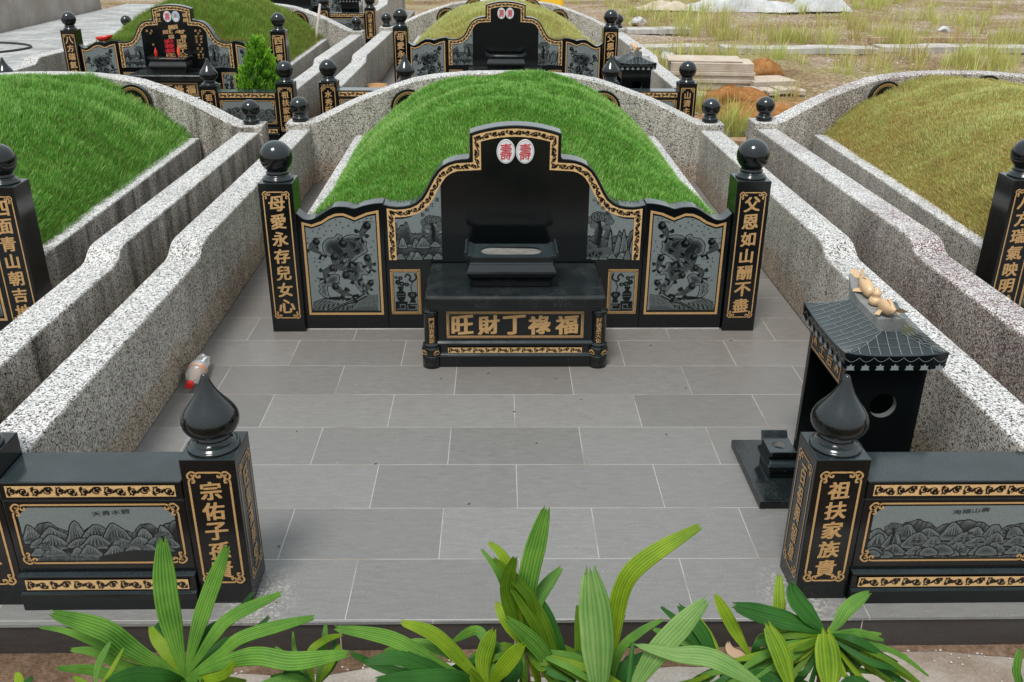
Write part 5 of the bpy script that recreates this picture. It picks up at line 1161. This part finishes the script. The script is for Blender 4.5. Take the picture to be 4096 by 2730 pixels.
PALMS = [
  ((-0.954, -3.05, 0.316), [([(-0.985,-3.0,0.536),(-0.989,-2.95,0.697)],0.0588,'g'),([(-0.906,-2.99,0.476),(-0.831,-2.93,0.659)],0.0437,'g'),([(-1.064,-3.067,0.431),(-1.12,-3.083,0.516),(-1.233,-3.1,0.585)],0.0505,'g'),([(-1.148,-3.05,0.432),(-1.235,-3.05,0.483),(-1.301,-3.05,0.497)],0.0195,'g'),([(-1.094,-3.057,0.366),(-1.167,-3.063,0.424),(-1.224,-3.07,0.439)],0.0276,'g'),([(-1.093,-3.077,0.349),(-1.171,-3.103,0.402),(-1.235,-3.13,0.434)],0.0275,'g'),([(-0.872,-3.033,0.439),(-0.814,-3.017,0.499),(-0.683,-3.0,0.56)],0.0335,'g'),([(-0.846,-3.057,0.409),(-0.77,-3.063,0.475),(-0.587,-3.07,0.54)],0.0333,'g'),([(-0.896,-2.983,0.419),(-0.851,-2.917,0.402),(-0.805,-2.85,0.439)],0.0241,'d'),([(-0.861,-2.983,0.378),(-0.826,-2.917,0.327),(-0.768,-2.85,0.353)],0.0243,'d'),([(-0.833,-3.08,0.4),(-0.735,-3.11,0.45),(-0.63,-3.14,0.46),(-0.487,-3.17,0.511)],0.0467,'g'),([(-0.941,-2.94,0.381),(-0.939,-2.83,0.413)],0.0247,'d'),([(-1.0,-3.017,0.368),(-1.039,-2.983,0.395),(-1.064,-2.95,0.407)],0.032,'l'),([(-1.038,-3.003,0.335),(-1.121,-2.957,0.314),(-1.202,-2.91,0.312)],0.0283,'g'),([(-1.02,-2.983,0.39),(-1.064,-2.917,0.372),(-1.066,-2.85,0.348)],0.0161,'d'),([(-0.973,-3.1,0.376),(-1.036,-3.15,0.43),(-1.08,-3.2,0.455)],0.0388,'d'),([(-0.839,-3.1,0.374),(-0.777,-3.15,0.466)],0.0272,'l'),([(-1.023,-3.1,0.376),(-1.05,-3.15,0.435)],0.0349,'g')]),
  ((-1.113, -3.2, 0.431), [([(-1.12,-3.15,0.461),(-1.103,-3.1,0.492)],0.0168,'g'),([(-1.099,-3.15,0.431),(-1.073,-3.1,0.47)],0.0105,'l'),([(-1.153,-3.175,0.427),(-1.189,-3.15,0.425)],0.0149,'l')]),
  ((-1.258, -3.25, 0.483), [([(-1.277,-3.225,0.482),(-1.294,-3.2,0.489)],0.0199,'l'),([(-1.259,-3.225,0.482),(-1.259,-3.2,0.474)],0.0181,'d')]),
  ((-0.595, -3.1, 0.33), [([(-0.609,-3.067,0.411),(-0.574,-3.033,0.43),(-0.533,-3.0,0.418)],0.0196,'l'),([(-0.58,-3.04,0.39),(-0.578,-2.98,0.441)],0.0179,'g'),([(-0.649,-3.05,0.395),(-0.664,-3.0,0.429)],0.0118,'g'),([(-0.564,-3.075,0.372),(-0.529,-3.05,0.43)],0.0197,'l'),([(-0.652,-3.1,0.382),(-0.676,-3.1,0.372)],0.0272,'d'),([(-0.552,-3.05,0.374),(-0.554,-3.0,0.4)],0.0238,'d'),([(-0.638,-3.025,0.304),(-0.731,-2.95,0.332)],0.0202,'g'),([(-0.639,-3.125,0.386),(-0.741,-3.15,0.381)],0.0269,'g')]),
  ((-0.139, -3.05, 0.265), [([(-0.257,-3.057,0.352),(-0.388,-3.063,0.459),(-0.534,-3.07,0.503)],0.0387,'g'),([(-0.203,-3.043,0.356),(-0.283,-3.037,0.451),(-0.368,-3.03,0.486)],0.0389,'l'),([(-0.153,-3.02,0.339),(-0.125,-2.99,0.422)],0.0439,'l'),([(-0.103,-3.06,0.347),(-0.047,-3.07,0.445)],0.0433,'l'),([(-0.223,-3.01,0.343),(-0.327,-2.97,0.355),(-0.432,-2.93,0.295)],0.0325,'g'),([(-0.13,-2.997,0.329),(-0.168,-2.943,0.378),(-0.241,-2.89,0.293)],0.028,'g'),([(-0.097,-2.997,0.317),(-0.139,-2.943,0.341),(-0.154,-2.89,0.33)],0.0328,'d'),([(-0.248,-3.07,0.335),(-0.365,-3.09,0.42),(-0.455,-3.11,0.423)],0.0431,'d'),([(-0.283,-3.033,0.287),(-0.422,-3.017,0.315),(-0.514,-3.0,0.355)],0.0278,'d'),([(-0.211,-3.083,0.347),(-0.316,-3.117,0.381),(-0.425,-3.15,0.404)],0.0361,'d'),([(-0.174,-3.11,0.361),(-0.186,-3.17,0.443)],0.049,'l'),([(-0.083,-3.02,0.259),(-0.05,-2.99,0.316)],0.0328,'d')]),
  ((-0.035, -2.95, 0.315), [([(-0.031,-2.91,0.508),(0.018,-2.87,0.733)],0.0562,'g'),([(-0.083,-2.92,0.575),(-0.136,-2.89,0.637)],0.0346,'l'),([(-0.101,-2.9,0.518),(-0.157,-2.85,0.583)],0.0211,'g'),([(-0.088,-2.96,0.515),(-0.069,-2.97,0.647)],0.039,'p'),([(-0.001,-2.89,0.438),(0.067,-2.83,0.502)],0.0382,'g'),([(-0.092,-2.91,0.39),(-0.115,-2.87,0.416)],0.0334,'l'),([(-0.013,-2.95,0.459),(-0.051,-2.95,0.541),(-0.125,-2.95,0.629)],0.0326,'p'),([(-0.059,-2.91,0.45),(-0.034,-2.87,0.488)],0.0284,'d')]),
  ((0.095, -2.95, 0.155), [([(0.047,-2.97,0.258),(-0.004,-2.99,0.364),(-0.089,-3.01,0.477)],0.0478,'g'),([(0.037,-2.95,0.302),(-0.003,-2.95,0.424),(-0.074,-2.95,0.541)],0.0597,'p'),([(0.068,-2.923,0.289),(0.023,-2.897,0.407),(-0.024,-2.87,0.464)],0.029,'d'),([(0.12,-2.9,0.254),(0.117,-2.85,0.385)],0.0245,'p'),([(0.113,-2.925,0.24),(0.124,-2.9,0.261)],0.0292,'d'),([(0.073,-2.95,0.233),(0.052,-2.95,0.271),(-0.005,-2.95,0.265)],0.029,'d')]),
  ((0.163, -3.1, 0.232), [([(0.153,-3.04,0.443),(0.131,-2.98,0.614)],0.0905,'b')]),
  ((0.213, -2.95, 0.141), [([(0.217,-2.917,0.331),(0.258,-2.883,0.525),(0.445,-2.85,0.657)],0.0506,'l'),([(0.225,-2.86,0.216),(0.232,-2.77,0.373)],0.0375,'g'),([(0.232,-2.933,0.284),(0.289,-2.917,0.343),(0.354,-2.9,0.373)],0.0241,'g'),([(0.215,-2.91,0.294),(0.25,-2.87,0.364)],0.0194,'l'),([(0.252,-2.925,0.213),(0.268,-2.9,0.24)],0.0343,'d'),([(0.237,-2.9,0.182),(0.332,-2.85,0.205)],0.0298,'d'),([(0.154,-2.933,0.17),(0.225,-2.917,0.179),(0.326,-2.9,0.181)],0.0491,'d')]),
  ((0.216, -3.15, 0.314), [([(0.291,-3.123,0.449),(0.36,-3.097,0.526),(0.422,-3.07,0.584)],0.057,'b')]),
  ((0.525, -2.95, 0.227), [([(0.472,-2.9,0.326),(0.409,-2.85,0.379)],0.0413,'d'),([(0.417,-2.88,0.333),(0.368,-2.81,0.342)],0.022,'d'),([(0.489,-2.91,0.278),(0.434,-2.87,0.267),(0.346,-2.83,0.277)],0.0293,'g'),([(0.522,-2.85,0.229),(0.501,-2.75,0.244)],0.0351,'l')]),
  ((0.232, -3.12, 0.487), [([(0.336,-3.14,0.472),(0.433,-3.16,0.474),(0.554,-3.18,0.405)],0.0487,'b')]),
  ((0.607, -2.95, 0.274), [([(0.562,-2.9,0.34),(0.512,-2.85,0.418)],0.0386,'l'),([(0.619,-2.95,0.326),(0.716,-2.95,0.342),(0.752,-2.95,0.356)],0.0224,'d'),([(0.559,-2.925,0.275),(0.55,-2.9,0.287)],0.0273,'n'),([(0.645,-2.9,0.298),(0.709,-2.85,0.264)],0.0274,'g')]),
  ((0.808, -2.95, 0.361), [([(0.711,-2.943,0.399),(0.629,-2.937,0.422),(0.542,-2.93,0.446)],0.0554,'d'),([(0.757,-2.93,0.415),(0.722,-2.91,0.455),(0.708,-2.89,0.49)],0.0578,'d'),([(0.846,-2.923,0.374),(0.882,-2.897,0.408),(0.945,-2.87,0.439)],0.0381,'g'),([(0.709,-2.89,0.323),(0.708,-2.83,0.376),(0.719,-2.77,0.423)],0.0388,'l'),([(0.894,-2.917,0.316),(0.946,-2.883,0.297),(1.017,-2.85,0.269)],0.0182,'g'),([(0.856,-2.93,0.294),(0.903,-2.91,0.275),(0.918,-2.89,0.297)],0.0272,'d'),([(0.888,-2.95,0.253),(0.926,-2.95,0.27),(0.959,-2.95,0.234),(1.061,-2.95,0.182)],0.0317,'d'),([(0.839,-2.957,0.26),(0.931,-2.963,0.236),(0.956,-2.97,0.236)],0.0203,'g'),([(0.741,-2.96,0.334),(0.671,-2.97,0.304),(0.602,-2.98,0.25)],0.049,'d'),([(0.728,-2.967,0.317),(0.661,-2.983,0.282),(0.598,-3.0,0.24)],0.0356,'p'),([(0.79,-2.925,0.26),(0.8,-2.9,0.176)],0.0274,'d'),([(0.879,-2.937,0.282),(0.934,-2.923,0.167),(1.003,-2.91,0.122)],0.0272,'d'),([(0.845,-2.957,0.307),(0.858,-2.963,0.266),(0.856,-2.97,0.207)],0.0269,'g')]),
  ((0.671, -3.12, 0.302), [([(0.647,-3.06,0.389),(0.617,-3.0,0.442)],0.0553,'l'),([(0.632,-3.07,0.314),(0.587,-3.02,0.295)],0.0386,'d')]),
  ((0.771, -3.12, 0.289), [([(0.781,-3.06,0.354),(0.779,-3.0,0.418)],0.0729,'l'),([(0.843,-3.07,0.295),(0.932,-3.02,0.238)],0.0388,'d')]),
  ((1.341, -3.05, 0.228), [([(1.326,-3.025,0.29),(1.335,-3.0,0.347)],0.0264,'g'),([(1.337,-3.025,0.261),(1.33,-3.0,0.289)],0.0266,'d')])]
# ---------------------------------------------------------------- lady palms in the bed at the front
def leaf(mb, at_, al_, hub, pts, W):
    """pleated palm finger from the hub along pts; blunt toothed tip"""
    path = catmull([hub] + pts, 7); n = len(path); P = [Vector(p) for p in path]; cum = [0]
    for a, b_ in zip(P[:-1], P[1:]): cum.append(cum[-1] + (b_ - a).length)
    L = cum[-1]; o = len(mb.v); K = 9; W = W * 1.04; camp = Vector((-.126, -4.96, 2.4))
    for i, p in enumerate(P):
        s = cum[i] / L; t = (P[min(i + 1, n - 1)] - P[max(i - 1, 0)]).normalized(); up = Vector((.15, -.55, .8)); side = t.cross(up)
        if side.length < .2: side = t.cross(Vector((1, 0, 0)))
        side.normalize(); nn = side.cross(t)
        if nn.z < 0: nn = -nn
        w = W * .5 * (0.1 + .9 * min(1, s / .45) ** .8) * (1 - .62 * max(0, (s - .68) / .32) ** 1.7)
        if s < .03: w = W * .05
        for k in range(K):
            q = -1 + 2 * k / (K - 1); pl = (.07 if k % 2 else -.05) * W * min(1, s * 3) * (1 - .4 * s)
            tipj = t * (.007 * ((k * 37) % 5 - 2) / 2 * (W / .05) if i == n - 1 else 0)
            mb.v.append(tuple(p + side * (q * w) + nn * (pl - .12 * W * q * q + .1 * W * abs(q)) + tipj)); at_.append((q + 1) / 2); al_.append(s)
    for i in range(n - 1):
        for k in range(K - 1): a = o + i * K + k; mb.f.append((a, a + 1, a + K + 1, a + K))
PL = ['palm at the far left of the front bed, one upright broad leaf pair', 'small palm sprout left of the leftmost big palm hub', 'short cut palm shoot in the bottom left corner', 'dense narrow leaved palm right of the leftmost big palm',
      'low spreading palm with lime striped leaves left of centre', 'upright palm clump left of the widest leaf, tallest in the middle', 'dark drooping palm just left of the widest leaf', 'single very wide pale striped palm leaf at the bottom centre',
      'palm with one long curved leaf reaching right over the tiles', 'single broad leaf slanting up to the right with a brown tip', 'small dark green palm right of the slanting broad leaf', 'single light green leaf arching down to the right',
      'lime palm beside a dry brown stub', 'big dark green palm in front of the right onion post', 'wide yellow green leaf left of the big dark palm', 'widest yellow green leaf below the big dark palm', 'palm cut by the bottom right corner']
MT = {'g': 'palm_green', 'd': 'palm_dark', 'l': 'palm_lime', 'b': 'palm_pale', 'p': 'palm_mid', 'n': 'dead_leaf'}
rp = random.Random(9)
for (hub, LL), lab in zip(PALMS, PL):
    base = (hub[0] + rp.uniform(-.03, .03), hub[1] - .06, -.138)
    t = thing('lady_palm', base, lab, 'palm plant', 'lady palms in the front bed')
    loc = lambda p: tuple(p[i] - base[i] for i in range(3))
    by = {}
    for pts, W, m in LL: by.setdefault(MT[m], []).append((pts, W))
    nf = 44 if len(LL) > 4 else (8 if len(LL) > 2 else 0)
    for q in range(nf):      # slim fingers that fill the clump
        a = PI * (-.12 + 1.24 * (q + rp.uniform(-.4, .4)) / nf); l = rp.uniform(.19, .33); h2 = Vector(hub) + Vector((rp.uniform(-.05, .05), rp.uniform(-.06, .02), rp.uniform(-.07, -.02)))
        if q % 2: h2 += Vector((rp.uniform(-.13, .13), rp.uniform(-.05, .03), -rp.uniform(.06, .17))); h2.z = max(h2.z, .0)
        d = Vector((math.cos(a), rp.uniform(-.3, .2), .42 * math.sin(a) - .1)); mid = h2 + d * l * .55 + Vector((0, 0, .012)); tip = h2 + d * l + Vector((0, 0, -.05 * rp.random() - .03 * abs(math.cos(a))))
        tip.z = min(tip.z, hub[2] + .12)
        by.setdefault(rp.choice(['palm_dark', 'palm_dark', 'palm_green', 'palm_green', 'palm_lime', 'palm_mid']), []).append(([tuple(mid), tuple(tip)], rp.uniform(.013, .025)))
    for mt, ls in by.items():
        mb = MB(); A = []; S = []
        for pts, W in ls: leaf(mb, A, S, loc(hub), [loc(p) for p in pts], W)
        q = np.array(mb.f); part('leaves', None, fast_mesh('leaves', np.array(mb.v), q, mt, {'across': A, 'along': S}, True), mt, t)
    part('stem', None, MB().tube([(0, 0, 0), (.01, .02, (hub[2] + .138) * .5), loc(hub)], [.011, .009, .006], 8), 'trunk_bark' if len(LL) > 3 else 'palm_dark', t, smooth=True)
# ---------------------------------------------------------------- conifer beside the rear left grave
t = thing('dwarf_conifer', (-2.62, 5.35, .05), 'small bright green conifer behind the balustrade with rounded hills', 'shrub')
part('trunk', None, MB().lathe([(.03, -.05), (.022, .3), (.01, .8), (.002, 1.0)], seg=10), 'trunk_bark', t, smooth=True)
def conifer():
    rng = np.random.RandomState(6); n = 620; co = []; tr = []; tn = []
    for i in range(n):
        h = rng.rand() ** .95; z = .1 + .82 * h; a = rng.uniform(0, 2 * PI); lump = .5 + .5 * math.sin(4 * a + 11 * h + 1.3 * math.sin(9 * h)) * math.sin(13 * h + 3 * a)
        rm = .245 * ((.72 + .28 * min(1, h / .3)) if h < .3 else max(0.02, 1 - ((h - .3) / .72) ** 1.7) ** .85) * (.8 + .28 * lump); r = rm * rng.uniform(.3, 1.0) ** .45
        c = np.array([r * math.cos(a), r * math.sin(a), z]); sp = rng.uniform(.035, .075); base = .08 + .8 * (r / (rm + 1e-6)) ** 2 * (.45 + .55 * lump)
        for k in range(16):
            d = np.array([math.cos(a) * .45, math.sin(a) * .45, 1.0]) + rng.normal(0, .33, 3); d /= np.linalg.norm(d); s = np.cross(d, rng.normal(0, 1, 3)); s /= np.linalg.norm(s); l = sp * rng.uniform(.5, 1.1); w = .0065
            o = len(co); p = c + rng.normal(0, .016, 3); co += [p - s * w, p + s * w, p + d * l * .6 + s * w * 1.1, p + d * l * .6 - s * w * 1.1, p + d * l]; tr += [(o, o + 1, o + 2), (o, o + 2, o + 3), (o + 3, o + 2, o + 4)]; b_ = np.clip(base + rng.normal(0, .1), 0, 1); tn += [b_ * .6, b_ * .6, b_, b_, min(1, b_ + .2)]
    return fast_mesh('foliage', np.array(co), np.array(tr), 'conifer_leaf', {'tone': tn})
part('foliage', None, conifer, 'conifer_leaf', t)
# ---------------------------------------------------------------- odds and ends on the rear terraces and the waste ground
t = thing('wooden_pole', (-2.93, 10.25, 0.0), 'thin greyish wooden pole leaning on the wall behind the mound with names', 'pole')
part('shaft', None, MB().tube([(0, 0, .02), (.04, .1, .42), (.07, .2, .66), (.1, .36, .93)], .019, 10), 'pole_wood', t, smooth=True); part('scraper', None, MB().box(-.1, .0, -.05, .03, .0, .05), 'pale_tile', t, .004)
t = thing('wicker_basket', (-1.53, 6.72, .07), 'brown wicker basket between the wall and the pillar of the rear middle grave', 'basket')
part('weave', None, MB().lathe([(.08, 0), (.115, .06), (.13, .16), (.12, .25), (.11, .25), (.118, .16), (.1, .07), (.06, .02)], seg=24), 'wicker', t, smooth=True)
t = thing('garden_hose', (-8.5, 12.3, 0), 'black hose curving over the grey pavers', 'hose')
part('tube', None, MB().tube(catmull([(-2.5, .9, .02), (-1.4, .95, .02), (-.5, .85, .02), (.05, .4, .02), (.0, -.2, .02), (-.6, -.9, .02), (-1.3, -1.5, .02)], 8), .018, 8), 'black_rubber', t, smooth=True)
t = thing('yard_wall', (-10.1, 15, 0), 'plain beige granite wall beyond the paved yard', 'granite wall'); part('wall_body', None, MB().add([(-.35, -8, -.1), (.08, -8, -.1), (-.12, 5.7, -.1), (-.5, 5.7, -.1), (-.35, -8, .66), (.08, -8, .66), (-.12, 5.7, .66), (-.5, 5.7, .66)], [(3, 2, 1, 0), (4, 5, 6, 7), (0, 1, 5, 4), (1, 2, 6, 5), (2, 3, 7, 6), (3, 0, 4, 7)]), 'beige_granite', t, .01)
t = thing('yellow_tarpaulin', (1.05, 21.5, -.12), 'bright yellow folded plastic sheet at the top of the photo', 'plastic sheet')
part('sheet', None, MB().box(-.75, .05, -.3, .3, .02, .62).box(.09, .75, -.3, .3, .02, .58), 'yellow_plastic', t, .12, seg=4)
def rock(name, loc, s, mat, label, cat, seed, sq=(1, 1, .7), group=None):
    r_ = random.Random(seed); ph = [r_.uniform(0, 6) for _ in range(6)]; t = thing(name, loc, label, cat, group); rg = []
    for i in range(9):
        th = PI * (i + .03) / 8.06; rg.append([])
        for k in range(14):
            a = 2 * PI * k / 14; q = s * (1 + .16 * math.sin(3 * a + ph[0] + 2 * th) + .14 * math.sin(2 * a - 3 * th + ph[1]) + .1 * math.sin(5 * a + ph[2])); rg[-1].append((q * sq[0] * math.sin(th) * math.cos(a), q * sq[1] * math.sin(th) * math.sin(a), sq[2] * s * .6 - sq[2] * q * math.cos(th)))
    part('stone' if 'mound' not in name else 'heap', None, MB().rings(rg), mat, t, smooth='mound' in name); return t
def at_(x, y, z=-.15): return (x, y, z)
# tiles and earth beside the rear middle grave
def stack(name, loc, rz, slabs, label, mat='pale_tile', grp='tile stacks on the waste ground'):
    t = thing(name, loc, label, 'tile stack', grp, rz)
    for (x, y, z, w, d, h) in slabs: part('tile', None, MB().box(-w / 2, w / 2, -d / 2, d / 2, 0, h), mat, t, .004, loc=(x, y, z))
rq = random.Random(3)
stack('tile_stack', (3.2, 9.5, -.14), R(-6), [(rq.uniform(-.02, .02), rq.uniform(-.02, .02), .002 + .052 * i, 1.25, .62, .05) for i in range(5)] + [(-.02, .02, .265 + .024 * i, 1.22, .6, .022) for i in range(5)] + [(-.12, .1, .39, 1.1, .6, .02)], 'tall stack of pale tiles right of the rear shrine')
stack('tile_stack', (4.02, 9.35, -.14), R(14), [(0, 0, .06 + .03 * i, .7, .55, .028) for i in range(3)], 'pale tile slabs lying right of the tall tile stack')
stack('tile_stack', (3.82, 8.72, -.14), R(10), [(-.32 + .2 * i + rq.uniform(-.02, .02), .1 * (i % 2), .03 + .032 * j, .17, .36, .03) for i in range(5) for j in range(2)], 'row of small pale tiles in front of the lying slabs')
stack('tile_stack', (2.62, 8.2, -.14), R(-24), [(0, 0, .01 + .03 * j, .5, .4, .028) for j in range(4)], 'small leaning tile pile behind the right ball post')
rock('earth_mound', (3.25, 8.15, -.2), .36, 'earth_orange', 'orange earth heap in front of the small tiles', 'earth heap', 4, (1.35, .8, .45), 'orange earth heaps')
rock('earth_mound', (3.3, 7.2, -.27), .42, 'earth_orange', 'wide flat orange earth heap behind the two wall balls', 'earth heap', 6, (1.5, 1.0, .42), 'orange earth heaps')
rock('earth_mound', (4.25, 10.3, -.2), .3, 'earth_orange', 'small round orange earth heap behind the lying slabs', 'earth heap', 8, (1, .9, .7), 'orange earth heaps')
for i, (x, y, w, rz, lab) in enumerate(((2.26, 4.05, .75, 4, 'nearest plank'), (2.32, 4.5, .85, -3, 'second plank from the walls'), (2.42, 4.95, .95, 2, 'third plank from the walls'), (2.5, 5.5, 1.05, -1, 'farthest and longest plank'))):
    t = thing('wood_plank', (x, y, -.12), lab + ' in the gap between the right walls', 'plank', 'old planks between the right walls', R(rz)); part('board', None, MB().box(-w / 2, w / 2, -.1, .1, 0, .045), 'old_wood', t, .006)
t = thing('cement_sheet', (2.58, 6.1, -.14), 'grey broken cement sheet behind the planks', 'cement sheet', rz=R(20)); part('sheet', None, MB().prism([(-.25, 0), (.2, 0), (.26, .05), (-.05, .06), (-.22, .035)], -.2, .22), 'rough_stone', t, .004)
# pale kerb slabs across the waste ground
for x0, x1, y, lab in ((2.5, 4.05, 13.75, 'short pale concrete kerb slab nearest to the rear shrine'), (4.3, 7.3, 13.62, 'long pale concrete kerb slab in the middle of the waste ground'), (7.45, 13.5, 13.9, 'long pale concrete kerb slab reaching the right photo edge'), (2.9, 4.3, 16.9, 'thin pale slab farther back behind the rear wall ball')):
    t = thing('kerb_slab', ((x0 + x1) / 2, y, -.14), lab, 'concrete slab', 'pale kerb slabs on the waste ground'); w = (x1 - x0) / 2
    r_ = random.Random(int(x0 * 10)); k = 18; fr_ = [(-w + 2 * w * i / k, -.28 + r_.uniform(-.05, .03)) for i in range(k + 1)]; bk = [(w - 2 * w * i / k, .26 + r_.uniform(-.05, .04)) for i in range(k + 1)]; pl = fr_ + bk; n_ = len(pl)
    part('slab', None, MB().add([(a, b_, 0) for a, b_ in pl] + [(a, b_, .1 + .01 * math.sin(a * 3)) for a, b_ in pl], [tuple(range(n_ - 1, -1, -1)), tuple(range(n_, 2 * n_))] + [(i, (i + 1) % n_, (i + 1) % n_ + n_, i + n_) for i in range(n_)]), 'pale_concrete', t)
def crumple(name, loc, w, d, h, label, mat, seed, cat='plastic sheet', rz=0):
    rg = np.random.RandomState(seed); n = 26; t = thing(name, loc, label, cat, 'plastic sheets on the waste ground', rz); V = []; F = []; ph = rg.uniform(0, 6, 6)
    for j in range(n):
        for i in range(n):
            u, v = i / (n - 1) * 2 - 1, j / (n - 1) * 2 - 1; e = max(0, 1 - max(abs(u), abs(v)) ** 4); z = h * e * (.45 + .25 * math.sin(3 * u + ph[0] + 2 * v) + .18 * math.sin(5 * v - 3 * u + ph[1]) + .12 * abs(math.sin(9 * u + 5 * v + ph[2]))) + rg.uniform(0, .05) * h
            V.append((u * w * (1 + .12 * math.sin(5 * v + ph[3])), v * d * (1 + .15 * math.sin(4 * u + ph[4])), z))
    for j in range(n - 1):
        for i in range(n - 1): F.append((j * n + i, j * n + i + 1, (j + 1) * n + i + 1, (j + 1) * n + i))
    o = part('film', None, MB().add(V, F), mat, t); s = o.modifiers.new('thick', 'SOLIDIFY'); s.thickness = .015
crumple('plastic_sheet', (6.9, 22.3, -.12), 1.5, .55, .5, 'large white plastic sheet at the top of the waste ground', 'plastic_white', 3)
crumple('plastic_sack', (9.0, 22.4, -.12), .8, .35, .5, 'white plastic sack right of the large white sheet', 'plastic_white', 5, 'plastic sack')
crumple('plastic_sheet', (4.7, 22.6, -.12), .7, .4, .25, 'pale pink plastic sheet left of the large white sheet', 'pale_tile', 7)
t = thing('wood_beam', (9.1, 15.3, -.14), 'brown wooden beam behind the right kerb slab', 'beam'); part('beam', None, MB().box(-1.3, 1.2, -.06, .06, 0, .1), 'old_wood', t, .01)
SN = [(3.05, 12.35, .13, 'largest white stone, behind the ball post next to the tile stack'), (3.55, 12.7, .09, 'pale stone at the foot of the long kerb slab'), (2.75, 13.05, .08, 'small white stone at the end of the short kerb slab'), (5.5, 17.6, .1, 'white stone alone behind the long kerb slab'),
      (3.4, 18.6, .16, 'flat white stone far behind the rear wall ball'), (10.4, 17.5, .1, 'white stone far right on the waste ground'), (-8.0, 22.6, .2, 'white boulder beyond the paved yard'), (-7.2, 22.9, .14, 'tan boulder beyond the paved yard')]
for i, (x, y, s, lab) in enumerate(SN): rock('field_stone', (x, y, -.15), s, 'plastic_white' if 'tan' not in lab else 'pale_tile', lab, 'stone', 20 + i, (1.2, 1, .7), 'stones on the waste ground')
# wild grass: uncountable, one object
def wild():
    rng = np.random.RandomState(12); pts = []
    def add(n, x0, x1, y0, y1, h, dens=None):
        for _ in range(n):
            x = rng.uniform(x0, x1); y = rng.uniform(y0, y1)
            if dens and rng.rand() > dens(x, y): continue
            pts.append((x, y, h * rng.uniform(.5, 1.15)))
    cl = lambda x, y: .1 + .9 * (math.sin(1.7 * x + 1.3 * math.sin(y)) * math.sin(1.1 * y + x) + .35 * math.sin(4.1 * x + 2 * y) > .12)
    add(300, 4.6, 14, 14.2, 15.9, .55, cl); add(240, 3.2, 9.5, 11.4, 13.3, .5, cl); add(60, 5.6, 8.4, 10.0, 11.6, .5, cl); add(110, 8.5, 13, 11, 13.2, .45, cl)
    add(60, 3.4, 5.4, 15.4, 19.2, .7, lambda x, y: math.exp(-((x - 4.4) ** 2 + ((y - 17.2) / 1.5) ** 2))); add(380, 3.0, 18, 16, 26, .5, cl); add(70, -9, -2.5, 22.2, 27, .6, cl); add(60, 2.2, 3.0, 10, 13, .35, cl)
    add(26, 2.35, 4.6, 5.4, 9.2, .4, cl); add(70, 2.4, 4.4, 10.2, 12, .5, cl); add(220, -2, 12, 19, 28, .4, cl); add(12, 2.6, 2.8, 5.9, 6.2, .5); add(14, 2.45, 2.75, 7.4, 8.1, .4)
    co = []; tr = []; tn = []
    for x, y, h in pts:
        k = rng.randint(16, 34); base = np.clip(rng.normal(.5, .22), 0, 1)
        for _ in range(k):
            a = rng.uniform(0, 2 * PI); r = rng.uniform(0, .09); l = h * rng.uniform(.5, 1.1); b_ = rng.uniform(.08, .6); p0 = np.array([x + 2.2 * r * math.cos(a), y + 2.2 * r * math.sin(a), -.17]); d = np.array([math.cos(a), math.sin(a), 0]); s = np.array([-d[1], d[0], 0]) * rng.uniform(.003, .007)
            p1 = p0 + d * l * b_ * .25 + np.array([0, 0, l * .55]); p2 = p0 + d * l * b_ + np.array([0, 0, l * (1 - .25 * b_)]); o = len(co); co += [p0 - s, p0 + s, p1 - s * .8, p1 + s * .8, p2]; tr += [(o, o + 1, o + 3), (o, o + 3, o + 2), (o + 2, o + 3, o + 4)]; q = np.clip(base + rng.normal(0, .12), 0, 1); tn += [q * .7, q * .7, q, q, q]
    return fast_mesh('wild_grass', np.array(co), np.array(tr), 'grass_wild', {'tone': tn})
o = part('wild_grass', None, wild, 'grass_wild'); o['kind'] = 'stuff'; o['label'] = 'tufts of wild grass over the waste ground'; o['category'] = 'grass'
def grit():
    rng = np.random.RandomState(4); co = []; tr = []
    for _ in range(3600):
        if rng.rand() < .8: x, y, z = rng.uniform(2.4, 16), rng.uniform(6, 26), -.14
        else: x, y, z = rng.uniform(-6, 6), -2.475 - abs(rng.normal(0, .05)), -.14
        s = rng.uniform(.008, .03) if y > 0 else rng.uniform(.002, .006); o = len(co); a = rng.uniform(0, 6.28); c, q = math.cos(a) * s, math.sin(a) * s
        co += [(x + c, y + q, z), (x - q, y + c, z), (x - c, y - q, z), (x + q, y - c, z), (x, y, z + s * .8)]; tr += [(o, o + 1, o + 4), (o + 1, o + 2, o + 4), (o + 2, o + 3, o + 4), (o + 3, o, o + 4)]
    return fast_mesh('grit', np.array(co), np.array(tr), 'pale_concrete')
def litter():
    rng = np.random.RandomState(8); co = []; tr = []
    for _ in range(26):
        x, y = rng.uniform(-1.65, 1.65), rng.uniform(-2.4, -.1); s_ = rng.uniform(.002, .006); a = rng.uniform(0, 6.28); o = len(co); c, q = math.cos(a) * s_ * 2, math.sin(a) * s_ * 2
        co += [(x + c, y + q, .001), (x - q * .4, y + c * .4, .003), (x - c, y - q, .001), (x + q * .4, y - c * .4, .004)]; tr += [(o, o + 1, o + 2), (o, o + 2, o + 3)]
    return fast_mesh('leaf_litter', np.array(co), np.array(tr), 'trunk_bark')
o = part('leaf_litter', None, litter, 'trunk_bark'); o['kind'] = 'stuff'; o['label'] = 'tiny dark leaf bits scattered over the floor tiles'; o['category'] = 'litter'
o = part('grit', None, grit, 'pale_concrete'); o['kind'] = 'stuff'; o['label'] = 'loose pale grit and gravel on bare ground'; o['category'] = 'gravel'
